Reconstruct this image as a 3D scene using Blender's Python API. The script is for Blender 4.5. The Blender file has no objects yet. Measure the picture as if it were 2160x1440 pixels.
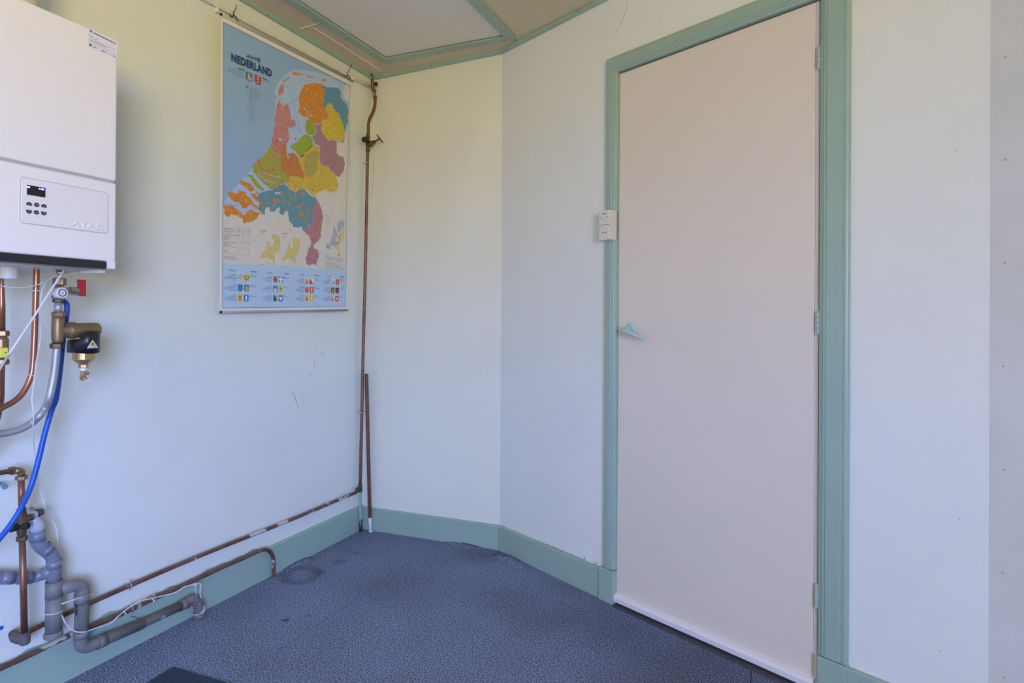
import bpy, bmesh, math, random
from mathutils import Vector, Matrix
random.seed(7)
SC = bpy.context.scene
COL = SC.collection
PI = math.pi

# ------------------------------------------------------------------ camera
cam_d = bpy.data.cameras.new('camera')
cam_d.sensor_width = 36.0
cam_d.lens = 21.365
cam_d.shift_y = -0.02624
cam_d.clip_start = 0.02
cam = bpy.data.objects.new('camera', cam_d)
COL.objects.link(cam)
_R = Vector((0.91978948, 0.392354, 0.00675583))
_U = Vector((-0.00455049, -0.00655053, 0.99996819))
_F = Vector((-0.39238578, 0.91979097, 0.0042397))
cam.matrix_world = Matrix(((_R.x, _U.x, -_F.x, 1.91125), (_R.y, _U.y, -_F.y, -2.56886), (_R.z, _U.z, -_F.z, 1.07602), (0, 0, 0, 1)))
SC.camera = cam

# ------------------------------------------------------------------ daylight
SKY_STRENGTH = 1.0
world = bpy.data.worlds.new('world')
SC.world = world
world.use_nodes = True
wn, wl = world.node_tree.nodes, world.node_tree.links
wn.clear()
w_out = wn.new('ShaderNodeOutputWorld')
w_bg = wn.new('ShaderNodeBackground')
w_tc = wn.new('ShaderNodeTexCoord')
w_sep = wn.new('ShaderNodeSeparateXYZ')
w_map = wn.new('ShaderNodeMapRange')
w_map.inputs['From Min'].default_value = -1.0
w_map.inputs['From Max'].default_value = 1.0
w_ramp = wn.new('ShaderNodeValToRGB')
els = w_ramp.color_ramp.elements
SKY = [(0.0, (2.75, 2.15, 0.85)), (0.497, (2.75, 2.18, 0.9)), (0.505, (1.75, 2.3, 4.2)), (0.60, (1.95, 2.8, 6.2)), (1.0, (1.2, 1.9, 4.8))]
els[0].position, els[0].color = SKY[0][0], (*SKY[0][1], 1)
els[1].position, els[1].color = SKY[-1][0], (*SKY[-1][1], 1)
for pos, c in SKY[1:-1]:
    e = els.new(pos)
    e.color = (*c, 1)
wl.new(w_tc.outputs['Generated'], w_sep.inputs[0])
wl.new(w_sep.outputs['Z'], w_map.inputs['Value'])
wl.new(w_map.outputs[0], w_ramp.inputs[0])
wl.new(w_ramp.outputs[0], w_bg.inputs['Color'])
w_bg.inputs['Strength'].default_value = SKY_STRENGTH
wl.new(w_bg.outputs[0], w_out.inputs[0])

# the room's window, behind the camera
WIN_Y0, WIN_Y1, WIN_Z0, WIN_Z1, WIN_X = -5.60, -3.80, 0.75, 2.08, 3.60
WIN_Y = -6.0          # rear wall
pl = bpy.data.lights.new('window_portal', 'AREA')
pl.shape = 'RECTANGLE'
pl.size, pl.size_y = WIN_Z1 - WIN_Z0, WIN_Y1 - WIN_Y0
pl.energy = 1.0
pl.cycles.is_portal = True
po = bpy.data.objects.new('window_portal', pl)
COL.objects.link(po)
po.location = (WIN_X + 0.05, (WIN_Y0 + WIN_Y1) / 2, (WIN_Z0 + WIN_Z1) / 2)
po.rotation_euler = (0, PI / 2, 0)

vs = SC.view_settings
vs.view_transform = 'Standard'
vs.look = 'None'
vs.gamma = 1.0
vs.use_curve_mapping = False
vs.exposure = 3.36
SC.cycles.max_bounces = 12
SC.cycles.diffuse_bounces = 8

# ------------------------------------------------------------------ materials
def mat(name, col, rough=0.5, metal=0.0, var=None, var_scale=8.0, bump=0.0, bump_scale=200.0, spec=0.5, trans=0.0, sss=0.0, emit=None, detail=4.0, blobs=None, spots=None):
    m = bpy.data.materials.new(name)
    m.use_nodes = True
    nt = m.node_tree
    n, l = nt.nodes, nt.links
    b = n['Principled BSDF']
    b.inputs['Base Color'].default_value = (*col, 1)
    b.inputs['Roughness'].default_value = rough
    b.inputs['Metallic'].default_value = metal
    b.inputs['Specular IOR Level'].default_value = spec
    if trans:
        b.inputs['Transmission Weight'].default_value = trans
    if emit:
        b.inputs['Emission Color'].default_value = (*emit, 1)
        b.inputs['Emission Strength'].default_value = 1.0
    tc = n.new('ShaderNodeTexCoord')
    out = None
    if var:
        nz = n.new('ShaderNodeTexNoise')
        nz.inputs['Scale'].default_value = var_scale
        nz.inputs['Detail'].default_value = detail
        l.new(tc.outputs['Object'], nz.inputs['Vector'])
        rp = n.new('ShaderNodeMapRange')
        rp.inputs['From Min'].default_value = 0.35
        rp.inputs['From Max'].default_value = 0.65
        l.new(nz.outputs['Fac'], rp.inputs['Value'])
        mx = n.new('ShaderNodeMix')
        mx.data_type = 'RGBA'
        mx.inputs[6].default_value = (*col, 1)
        mx.inputs[7].default_value = (*var, 1)
        l.new(rp.outputs[0], mx.inputs[0])
        out = mx.outputs[2]
    if spots:      # (colour, scale, threshold): small flecks of another colour
        sc, sscale, thr = spots
        nz = n.new('ShaderNodeTexNoise')
        nz.inputs['Scale'].default_value = sscale
        nz.inputs['Detail'].default_value = 5.0
        l.new(tc.outputs['Object'], nz.inputs['Vector'])
        rp = n.new('ShaderNodeMapRange')
        rp.inputs['From Min'].default_value = thr
        rp.inputs['From Max'].default_value = thr + 0.03
        l.new(nz.outputs['Fac'], rp.inputs['Value'])
        mx = n.new('ShaderNodeMix')
        mx.data_type = 'RGBA'
        if out: l.new(out, mx.inputs[6])
        else: mx.inputs[6].default_value = (*col, 1)
        mx.inputs[7].default_value = (*sc, 1)
        l.new(rp.outputs[0], mx.inputs[0])
        out = mx.outputs[2]
    for (px, py, pz, r0, r1, amount, bc) in (blobs or ()):   # soiled patches of a given place and size
        d = n.new('ShaderNodeVectorMath')
        d.operation = 'DISTANCE'
        d.inputs[1].default_value = (px, py, pz)
        nz = n.new('ShaderNodeTexNoise')
        nz.inputs['Scale'].default_value = 9.0
        l.new(tc.outputs['Object'], nz.inputs['Vector'])
        wob = n.new('ShaderNodeVectorMath')
        wob.operation = 'MULTIPLY_ADD'
        wob.inputs[1].default_value = (0.12, 0.12, 0.0)
        l.new(nz.outputs['Color'], wob.inputs[0])
        l.new(tc.outputs['Object'], wob.inputs[2])
        l.new(wob.outputs[0], d.inputs[0])
        rp = n.new('ShaderNodeMapRange')
        rp.inputs['From Min'].default_value = r0
        rp.inputs['From Max'].default_value = r1
        rp.inputs['To Min'].default_value = amount
        rp.inputs['To Max'].default_value = 0.0
        rp.interpolation_type = 'SMOOTHSTEP'
        l.new(d.outputs['Value'], rp.inputs['Value'])
        mx = n.new('ShaderNodeMix')
        mx.data_type = 'RGBA'
        mx.blend_type = 'MULTIPLY'
        if out: l.new(out, mx.inputs[6])
        else: mx.inputs[6].default_value = (*col, 1)
        mx.inputs[7].default_value = (*bc, 1)
        l.new(rp.outputs[0], mx.inputs[0])
        out = mx.outputs[2]
    if out:
        l.new(out, b.inputs['Base Color'])
    if bump:
        nz = n.new('ShaderNodeTexNoise')
        nz.inputs['Scale'].default_value = bump_scale
        nz.inputs['Detail'].default_value = 3.0
        l.new(tc.outputs['Object'], nz.inputs['Vector'])
        bp = n.new('ShaderNodeBump')
        bp.inputs['Strength'].default_value = bump
        bp.inputs['Distance'].default_value = 0.002
        l.new(nz.outputs['Fac'], bp.inputs['Height'])
        l.new(bp.outputs[0], b.inputs['Normal'])
    return m

MT = {}
MT['wall'] = mat('wall_paint', (0.76, 0.79, 0.72), 0.55, var=(0.73, 0.765, 0.69), var_scale=3.0, bump=0.35, bump_scale=130.0, spec=0.3)
MT['wall_centre'] = mat('wall_paint_cream', (0.785, 0.785, 0.67), 0.55, var=(0.765, 0.765, 0.65), var_scale=3.0, bump=0.30, bump_scale=130.0, spec=0.3)
MT['wall_door'] = mat('wall_paint_pale', (0.785, 0.80, 0.745), 0.55, var=(0.765, 0.78, 0.725), var_scale=3.0, bump=0.35, bump_scale=120.0, spec=0.3)
MT['wall_right'] = mat('wall_paint_grey', (0.72, 0.73, 0.71), 0.6, var=(0.68, 0.68, 0.64), var_scale=4.0, bump=0.45, bump_scale=110.0, spec=0.3)
MT['wall_unseen'] = mat('wall_paint_tan', (0.52, 0.47, 0.36), 0.6)
MT['green'] = mat('sea_green_gloss', (0.325, 0.455, 0.375), 0.32, var=(0.31, 0.435, 0.36), var_scale=5.0, bump=0.06, bump_scale=60.0)
MT['green_lath'] = mat('sea_green_lath', (0.33, 0.465, 0.375), 0.35, var=(0.30, 0.43, 0.345), var_scale=6.0)
MT['door'] = mat('door_cream', (0.755, 0.68, 0.575), 0.42, var=(0.74, 0.665, 0.565), var_scale=2.0, bump=0.05, bump_scale=40.0)
MT['door_white'] = mat('door_strip_white', (0.80, 0.77, 0.76), 0.45)
MT['door_edge'] = mat('door_edge_cream', (0.76, 0.67, 0.56), 0.5)
MT['dark_gap'] = mat('dark_gap', (0.03, 0.03, 0.035), 0.9)
MT['tan'] = mat('ceiling_board_tan', (0.69, 0.575, 0.41), 0.7, var=(0.65, 0.54, 0.385), var_scale=4.0)
MT['olive'] = mat('ceiling_board_olive', (0.69, 0.61, 0.39), 0.7, var=(0.65, 0.575, 0.365), var_scale=5.0)
MT['hatch'] = mat('ceiling_board_grey', (0.78, 0.75, 0.64), 0.65, var=(0.755, 0.72, 0.61), var_scale=3.0)
MT['seam'] = mat('seam_strip_beige', (0.90, 0.83, 0.70), 0.6)
MT['ceiling_back'] = mat('ceiling_back', (0.70, 0.66, 0.55), 0.8)
MT['screw'] = mat('screw_head', (0.16, 0.15, 0.13), 0.6, metal=0.3)
MT['soot'] = mat('scuff', (0.16, 0.16, 0.18), 0.9)
MT['crack'] = mat('crack', (0.48, 0.45, 0.37), 0.9)
MT['scuff_faint'] = mat('scuff_faint', (0.46, 0.46, 0.45), 0.9)
MT['chip'] = mat('chipped_plaster', (0.25, 0.23, 0.20), 0.95)

def carpet_mat():
    m = bpy.data.materials.new('carpet')
    m.use_nodes = True
    n, l = m.node_tree.nodes, m.node_tree.links
    b = n['Principled BSDF']
    b.inputs['Roughness'].default_value = 0.95
    b.inputs['Specular IOR Level'].default_value = 0.1
    tc = n.new('ShaderNodeTexCoord')
    nz = n.new('ShaderNodeTexNoise'); nz.inputs['Scale'].default_value = 225.0; nz.inputs['Detail'].default_value = 2.0; nz.inputs['Roughness'].default_value = 0.6
    l.new(tc.outputs['Object'], nz.inputs['Vector'])
    rp = n.new('ShaderNodeValToRGB')
    e = rp.color_ramp.elements
    e[0].position, e[0].color = 0.35, (0.045, 0.060, 0.108, 1)
    e[1].position, e[1].color = 0.65, (0.42, 0.50, 0.70, 1)
    k = e.new(0.5); k.color = (0.165, 0.205, 0.315, 1)
    l.new(nz.outputs['Fac'], rp.inputs[0])
    cur = rp.outputs[0]
    # trodden-in brown dirt, uneven
    n2 = n.new('ShaderNodeTexNoise'); n2.inputs['Scale'].default_value = 2.3; n2.inputs['Detail'].default_value = 5.0
    l.new(tc.outputs['Object'], n2.inputs['Vector'])
    m2 = n.new('ShaderNodeMapRange'); m2.inputs['From Min'].default_value = 0.42; m2.inputs['From Max'].default_value = 0.70; m2.inputs['To Max'].default_value = 0.55
    l.new(n2.outputs['Fac'], m2.inputs['Value'])
    mx = n.new('ShaderNodeMix'); mx.data_type = 'RGBA'; mx.blend_type = 'MULTIPLY'; mx.inputs[7].default_value = (0.80, 0.70, 0.60, 1)
    l.new(m2.outputs[0], mx.inputs[0]); l.new(cur, mx.inputs[6]); cur = mx.outputs[2]
    def blob(cur, px, py, r0, r1, amount, col, ring=None, wob=0.05):
        nzz = n.new('ShaderNodeTexNoise'); nzz.inputs['Scale'].default_value = 14.0; nzz.inputs['Detail'].default_value = 4.0
        l.new(tc.outputs['Object'], nzz.inputs['Vector'])
        ws = n.new('ShaderNodeVectorMath'); ws.operation = 'SUBTRACT'; ws.inputs[1].default_value = (0.5, 0.5, 0.5)
        l.new(nzz.outputs['Color'], ws.inputs[0])
        wb = n.new('ShaderNodeVectorMath'); wb.operation = 'MULTIPLY_ADD'; wb.inputs[1].default_value = (wob, wob, 0.0)
        l.new(ws.outputs[0], wb.inputs[0]); l.new(tc.outputs['Object'], wb.inputs[2])
        d = n.new('ShaderNodeVectorMath'); d.operation = 'DISTANCE'; d.inputs[1].default_value = (px, py, 0.0)
        l.new(wb.outputs[0], d.inputs[0])
        val = d.outputs['Value']
        if ring:
            s = n.new('ShaderNodeMath'); s.operation = 'SUBTRACT'; s.inputs[1].default_value = ring
            l.new(val, s.inputs[0])
            a = n.new('ShaderNodeMath'); a.operation = 'ABSOLUTE'
            l.new(s.outputs[0], a.inputs[0]); val = a.outputs[0]
        r = n.new('ShaderNodeMapRange'); r.interpolation_type = 'SMOOTHSTEP'
        r.inputs['From Min'].default_value = r0; r.inputs['From Max'].default_value = r1
        r.inputs['To Min'].default_value = amount; r.inputs['To Max'].default_value = 0.0
        l.new(val, r.inputs['Value'])
        q = n.new('ShaderNodeMix'); q.data_type = 'RGBA'; q.blend_type = 'MULTIPLY'; q.inputs[7].default_value = (*col, 1)
        l.new(r.outputs[0], q.inputs[0]); l.new(cur, q.inputs[6])
        return q.outputs[2]
    DIRT = (0.42, 0.36, 0.30)
    # ring left by a pot, scuffs, the trodden track and painted-in shade by the door, dirt along old mat edges
    cur = blob(cur, *(0.1206,-0.5875), .004, .034, .45, DIRT, ring=.072, wob=.06)
    cur = blob(cur, *(0.1621,-0.5382), .0, .05, .45, DIRT, wob=.04)
    cur = blob(cur, *(0.1763,-0.4129), .0, .04, .40, (0.2, 0.18, 0.17), wob=.08)
    cur = blob(cur, *(0.1826,-0.2988), .0, .03, .35, (0.2, 0.18, 0.17), wob=.08)
    cur = blob(cur, *(0.333,-0.892), .0, .022, .85, (0.2, 0.15, 0.12), wob=.05)
    cur = blob(cur, *(0.3843,-0.8392), .0, .016, .6, (0.25, 0.2, 0.16), wob=.05)
    cur = blob(cur, *(1.7484,-0.6296), .05, .55, .62, (0.40, 0.39, 0.38), wob=.12)  # worn carpet plus low-light shadow, both put into the colour
    cur = blob(cur, *(1.4031,-0.4729), .0, .26, .45, (0.45, 0.42, 0.40), wob=.12)
    cur = blob(cur, *(0.9707,-0.4378), .0, .20, .30, DIRT, wob=.16)
    cur = blob(cur, *(1.195,-0.5288), .0, .22, .30, DIRT, wob=.16)
    cur = blob(cur, *(0.493,-0.529), .05, .28, .22, DIRT, wob=.14)
    cur = blob(cur, *(0.7189,-0.0831), .0, .16, .30, DIRT, wob=.10)
    l.new(cur, b.inputs['Base Color'])
    bp = n.new('ShaderNodeBump'); bp.inputs['Strength'].default_value = 0.12; bp.inputs['Distance'].default_value = 0.002
    l.new(nz.outputs['Fac'], bp.inputs['Height']); l.new(bp.outputs[0], b.inputs['Normal'])
    return m
MT['carpet'] = carpet_mat()
MT['mat'] = mat('door_mat_navy', (0.030, 0.045, 0.075), 0.95, var=(0.06, 0.08, 0.12), var_scale=260.0, bump=0.5, bump_scale=260.0, spec=0.1)
MT['boiler'] = mat('boiler_white', (0.83, 0.82, 0.84), 0.32, spec=0.5)
MT['panel'] = mat('boiler_panel_white', (0.80, 0.79, 0.81), 0.35)
MT['gap_grey'] = mat('boiler_seam_grey', (0.45, 0.45, 0.48), 0.6)
MT['boiler_black'] = mat('boiler_strip_black', (0.016, 0.018, 0.025), 0.35)
MT['button'] = mat('button_black', (0.025, 0.028, 0.04), 0.35)
MT['button_mark'] = mat('button_mark', (0.45, 0.46, 0.5), 0.5)
MT['display'] = mat('display_black', (0.004, 0.004, 0.012), 0.12)
MT['led'] = mat('display_blue', (0.05, 0.06, 0.6), 0.3, emit=(0.10, 0.12, 1.6))
MT['label'] = mat('label_paper', (0.74, 0.76, 0.86), 0.5)
MT['ink_blue'] = mat('ink_blue', (0.10, 0.14, 0.36), 0.6)
MT['ink_grey'] = mat('ink_grey', (0.32, 0.35, 0.42), 0.6)
MT['ink_cyan'] = mat('ink_cyan', (0.16, 0.42, 0.72), 0.6)
MT['zinc'] = mat('zinc_grey', (0.55, 0.55, 0.56), 0.4, metal=0.7)
MT['steel'] = mat('bright_steel', (0.46, 0.47, 0.49), 0.48, metal=0.55, var=(0.38, 0.39, 0.41), var_scale=22.0)
MT['chrome'] = mat('nickel_plate', (0.62, 0.61, 0.58), 0.22, metal=1.0, var=(0.50, 0.48, 0.44), var_scale=60.0)
MT['copper'] = mat('copper_bright', (0.43, 0.205, 0.125), 0.33, metal=0.8, var=(0.31, 0.135, 0.080), var_scale=14.0)
MT['copper_old'] = mat('copper_tarnished', (0.27, 0.125, 0.075), 0.42, metal=0.6, var=(0.17, 0.085, 0.060), var_scale=16.0)
MT['copper_spat'] = mat('copper_paint_spattered', (0.25, 0.12, 0.075), 0.45, metal=0.5, var=(0.15, 0.080, 0.058), var_scale=14.0, spots=((0.66, 0.64, 0.58), 16.0, 0.60))
MT['brass'] = mat('brass_dull', (0.34, 0.24, 0.12), 0.40, metal=0.75, var=(0.25, 0.165, 0.08), var_scale=30.0)
MT['brass_old'] = mat('brass_dark', (0.17, 0.115, 0.065), 0.5, metal=0.6, var=(0.10, 0.07, 0.045), var_scale=40.0)
MT['brass_light'] = mat('brass_clean', (0.50, 0.37, 0.17), 0.34, metal=0.8)
MT['fitting'] = mat('fitting_grey_brown', (0.135, 0.120, 0.112), 0.5, metal=0.2, var=(0.10, 0.085, 0.078), var_scale=30.0)
MT['bronze'] = mat('filter_bronze', (0.30, 0.215, 0.115), 0.42, metal=0.6, var=(0.24, 0.165, 0.09), var_scale=18.0)
MT['black_plastic'] = mat('black_plastic', (0.013, 0.013, 0.016), 0.35)
MT['black_rubber'] = mat('black_rubber', (0.02, 0.019, 0.018), 0.6)
MT['red'] = mat('red_lever', (0.50, 0.015, 0.02), 0.35)
MT['yellow'] = mat('yellow_plastic', (0.80, 0.78, 0.10), 0.4)
MT['white_plastic'] = mat('white_plastic', (0.78, 0.77, 0.76), 0.35)
MT['white_milky'] = mat('milky_plastic', (0.72, 0.71, 0.68), 0.35)
MT['ivory'] = mat('ivory_plastic', (0.72, 0.68, 0.60), 0.35)
MT['ivory_side'] = mat('ivory_box', (0.69, 0.65, 0.55), 0.4)
MT['cable'] = mat('white_cable', (0.74, 0.73, 0.76), 0.45)
MT['ptfe'] = mat('ptfe_tape', (0.80, 0.80, 0.79), 0.6)
MT['hose'] = mat('blue_hose', (0.006, 0.105, 0.52), 0.38, var=(0.006, 0.09, 0.46), var_scale=12.0)
MT['pvc'] = mat('grey_pvc', (0.205, 0.225, 0.285), 0.35, var=(0.19, 0.208, 0.262), var_scale=8.0)
MT['pvc_dirty'] = mat('grey_pvc_dirty', (0.185, 0.170, 0.160), 0.48, var=(0.145, 0.130, 0.122), var_scale=14.0, spots=((0.45, 0.44, 0.43), 26.0, 0.64))
MT['pvc_old'] = mat('grey_pvc_old', (0.215, 0.215, 0.205), 0.5, var=(0.180, 0.178, 0.168), var_scale=12.0)
MT['joint'] = mat('pvc_joint', (0.10, 0.105, 0.12), 0.5)
MT['clear'] = mat('clear_plastic', (0.62, 0.66, 0.74), 0.25, trans=0.35)
MT['dark_grey'] = mat('dark_grey_plastic', (0.06, 0.065, 0.075), 0.4)
MT['blue_zinc'] = mat('blue_zinc', (0.22, 0.38, 0.52), 0.35, metal=0.7)
MT['wood'] = mat('brown_wood', (0.155, 0.070, 0.036), 0.55, var=(0.10, 0.045, 0.024), var_scale=30.0)
MT['white_paint'] = mat('white_paint_old', (0.74, 0.74, 0.72), 0.5, var=(0.66, 0.66, 0.62), var_scale=30.0)
MT['white_pipe'] = mat('white_painted_pipe', (0.80, 0.78, 0.70), 0.45, var=(0.70, 0.67, 0.58), var_scale=30.0, spots=((0.84, 0.83, 0.76), 45.0, 0.62))
MT['alu'] = mat('grey_rail', (0.40, 0.40, 0.38), 0.4, metal=0.3)
MT['wire'] = mat('dark_wire', (0.035, 0.032, 0.03), 0.5)
MT['handle'] = mat('handle_green', (0.42, 0.60, 0.58), 0.30)
MT['hinge'] = mat('hinge_painted', (0.46, 0.54, 0.48), 0.4, var=(0.38, 0.46, 0.40), var_scale=60.0)
MT['hole'] = mat('socket_hole', (0.02, 0.02, 0.02), 0.8)

# map inks
def flat(name, c): return mat(name, c, 0.42)
def printed(name, c, c2, c3):
    # province colour with a fine net of printed roads and towns
    m = bpy.data.materials.new(name)
    m.use_nodes = True
    n, l = m.node_tree.nodes, m.node_tree.links
    b = n['Principled BSDF']; b.inputs['Roughness'].default_value = 0.42
    tc = n.new('ShaderNodeTexCoord')
    v = n.new('ShaderNodeTexVoronoi'); v.feature = 'DISTANCE_TO_EDGE'; v.inputs['Scale'].default_value = 110.0
    nz = n.new('ShaderNodeTexNoise'); nz.inputs['Scale'].default_value = 60.0; nz.inputs['Detail'].default_value = 3.0
    l.new(tc.outputs['Object'], nz.inputs['Vector'])
    mv = n.new('ShaderNodeMix'); mv.data_type = 'VECTOR'; mv.inputs[0].default_value = 0.03
    l.new(tc.outputs['Object'], mv.inputs[4]); l.new(nz.outputs['Color'], mv.inputs[5])
    l.new(mv.outputs[1], v.inputs['Vector'])
    r = n.new('ShaderNodeMapRange'); r.inputs['From Min'].default_value = 0.04; r.inputs['From Max'].default_value = 0.16; r.inputs['To Min'].default_value = 0.80; r.inputs['To Max'].default_value = 0.0
    l.new(v.outputs['Distance'], r.inputs['Value'])
    x = n.new('ShaderNodeMix'); x.data_type = 'RGBA'; x.inputs[6].default_value = (*c, 1); x.inputs[7].default_value = (*c2, 1)
    l.new(r.outputs[0], x.inputs[0])
    n2 = n.new('ShaderNodeTexNoise'); n2.inputs['Scale'].default_value = 34.0; n2.inputs['Detail'].default_value = 4.0
    l.new(tc.outputs['Object'], n2.inputs['Vector'])
    r2 = n.new('ShaderNodeMapRange'); r2.inputs['From Min'].default_value = 0.58; r2.inputs['From Max'].default_value = 0.66; r2.inputs['To Max'].default_value = 0.55
    l.new(n2.outputs['Fac'], r2.inputs['Value'])
    y = n.new('ShaderNodeMix'); y.data_type = 'RGBA'; y.inputs[7].default_value = (*c3, 1)
    l.new(r2.outputs[0], y.inputs[0]); l.new(x.outputs[2], y.inputs[6])
    l.new(y.outputs[2], b.inputs['Base Color'])
    return m
RO = (0.30, 0.10, 0.05)
TOWN = (0.62, 0.24, 0.08)
INK = {
 'paper': flat('map_paper', (0.78, 0.76, 0.72)), 'sea': flat('map_sea', (0.285, 0.455, 0.68)), 'sea_light': flat('map_coast', (0.41, 0.55, 0.79)),
 'land': mat('map_abroad', (0.70, 0.68, 0.60), 0.42, var=(0.66, 0.63, 0.55), var_scale=40.0), 'band': flat('map_band', (0.46, 0.62, 0.77)),
 'navy': flat('map_navy', (0.020, 0.050, 0.17)), 'line': flat('map_line', (0.12, 0.14, 0.22)), 'text': flat('map_small_print', (0.20, 0.25, 0.34)), 'cyan': flat('map_logo_blue', (0.02, 0.25, 0.58)),
 'orange': printed('map_orange', (0.74, 0.29, 0.03), (0.42, 0.16, 0.03), (0.78, 0.40, 0.06)), 'teal': printed('map_teal', (0.085, 0.33, 0.50), (0.16, 0.20, 0.26), (0.10, 0.38, 0.56)),
 'teal2': printed('map_teal_south', (0.085, 0.35, 0.44), (0.18, 0.22, 0.24), TOWN), 'yellow': printed('map_yellow', (0.74, 0.58, 0.045), (0.40, 0.28, 0.05), (0.68, 0.50, 0.08)),
 'yellow2': printed('map_yellow_east', (0.72, 0.58, 0.06), (0.46, 0.24, 0.06), (0.66, 0.36, 0.10)), 'veluwe': printed('map_heath', (0.44, 0.42, 0.10), (0.42, 0.26, 0.10), (0.55, 0.46, 0.10)),
 'green': printed('map_green', (0.33, 0.45, 0.035), (0.22, 0.30, 0.05), (0.40, 0.40, 0.06)), 'green2': printed('map_green_west', (0.34, 0.46, 0.05), (0.42, 0.22, 0.10), (0.52, 0.24, 0.14)),
 'mauve': printed('map_mauve', (0.43, 0.24, 0.30), (0.30, 0.15, 0.17), (0.50, 0.26, 0.26)), 'pink': printed('map_pink', (0.60, 0.27, 0.28), (0.40, 0.16, 0.14), (0.60, 0.30, 0.16)),
 'rust': printed('map_rust', (0.64, 0.24, 0.045), (0.40, 0.14, 0.07), (0.42, 0.28, 0.07)), 'limburg': printed('map_limburg', (0.50, 0.24, 0.30), (0.36, 0.13, 0.12), (0.55, 0.24, 0.12)),
 'pale_yellow': printed('map_inset_yellow', (0.72, 0.64, 0.22), (0.55, 0.42, 0.16), (0.70, 0.62, 0.24)), 'in_lilac': flat('map_inset_lilac', (0.42, 0.42, 0.56)), 'in_teal': flat('map_inset_teal', (0.28, 0.42, 0.46)),
 'in_green': flat('map_inset_green', (0.30, 0.48, 0.30)), 'in_sand': flat('map_inset_sand', (0.72, 0.58, 0.26)), 'in_orange': flat('map_inset_orange', (0.66, 0.28, 0.10)),
 's_blue': flat('arms_blue', (0.03, 0.20, 0.48)), 's_yellow': flat('arms_yellow', (0.80, 0.52, 0.03)), 's_red': flat('arms_red', (0.62, 0.05, 0.03)), 's_white': flat('arms_white', (0.80, 0.80, 0.80)), 's_black': flat('arms_black', (0.02, 0.02, 0.02)), 's_orange': flat('arms_orange', (0.74, 0.25, 0.02)), 's_green': flat('arms_green', (0.10, 0.36, 0.16)),
}

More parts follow.
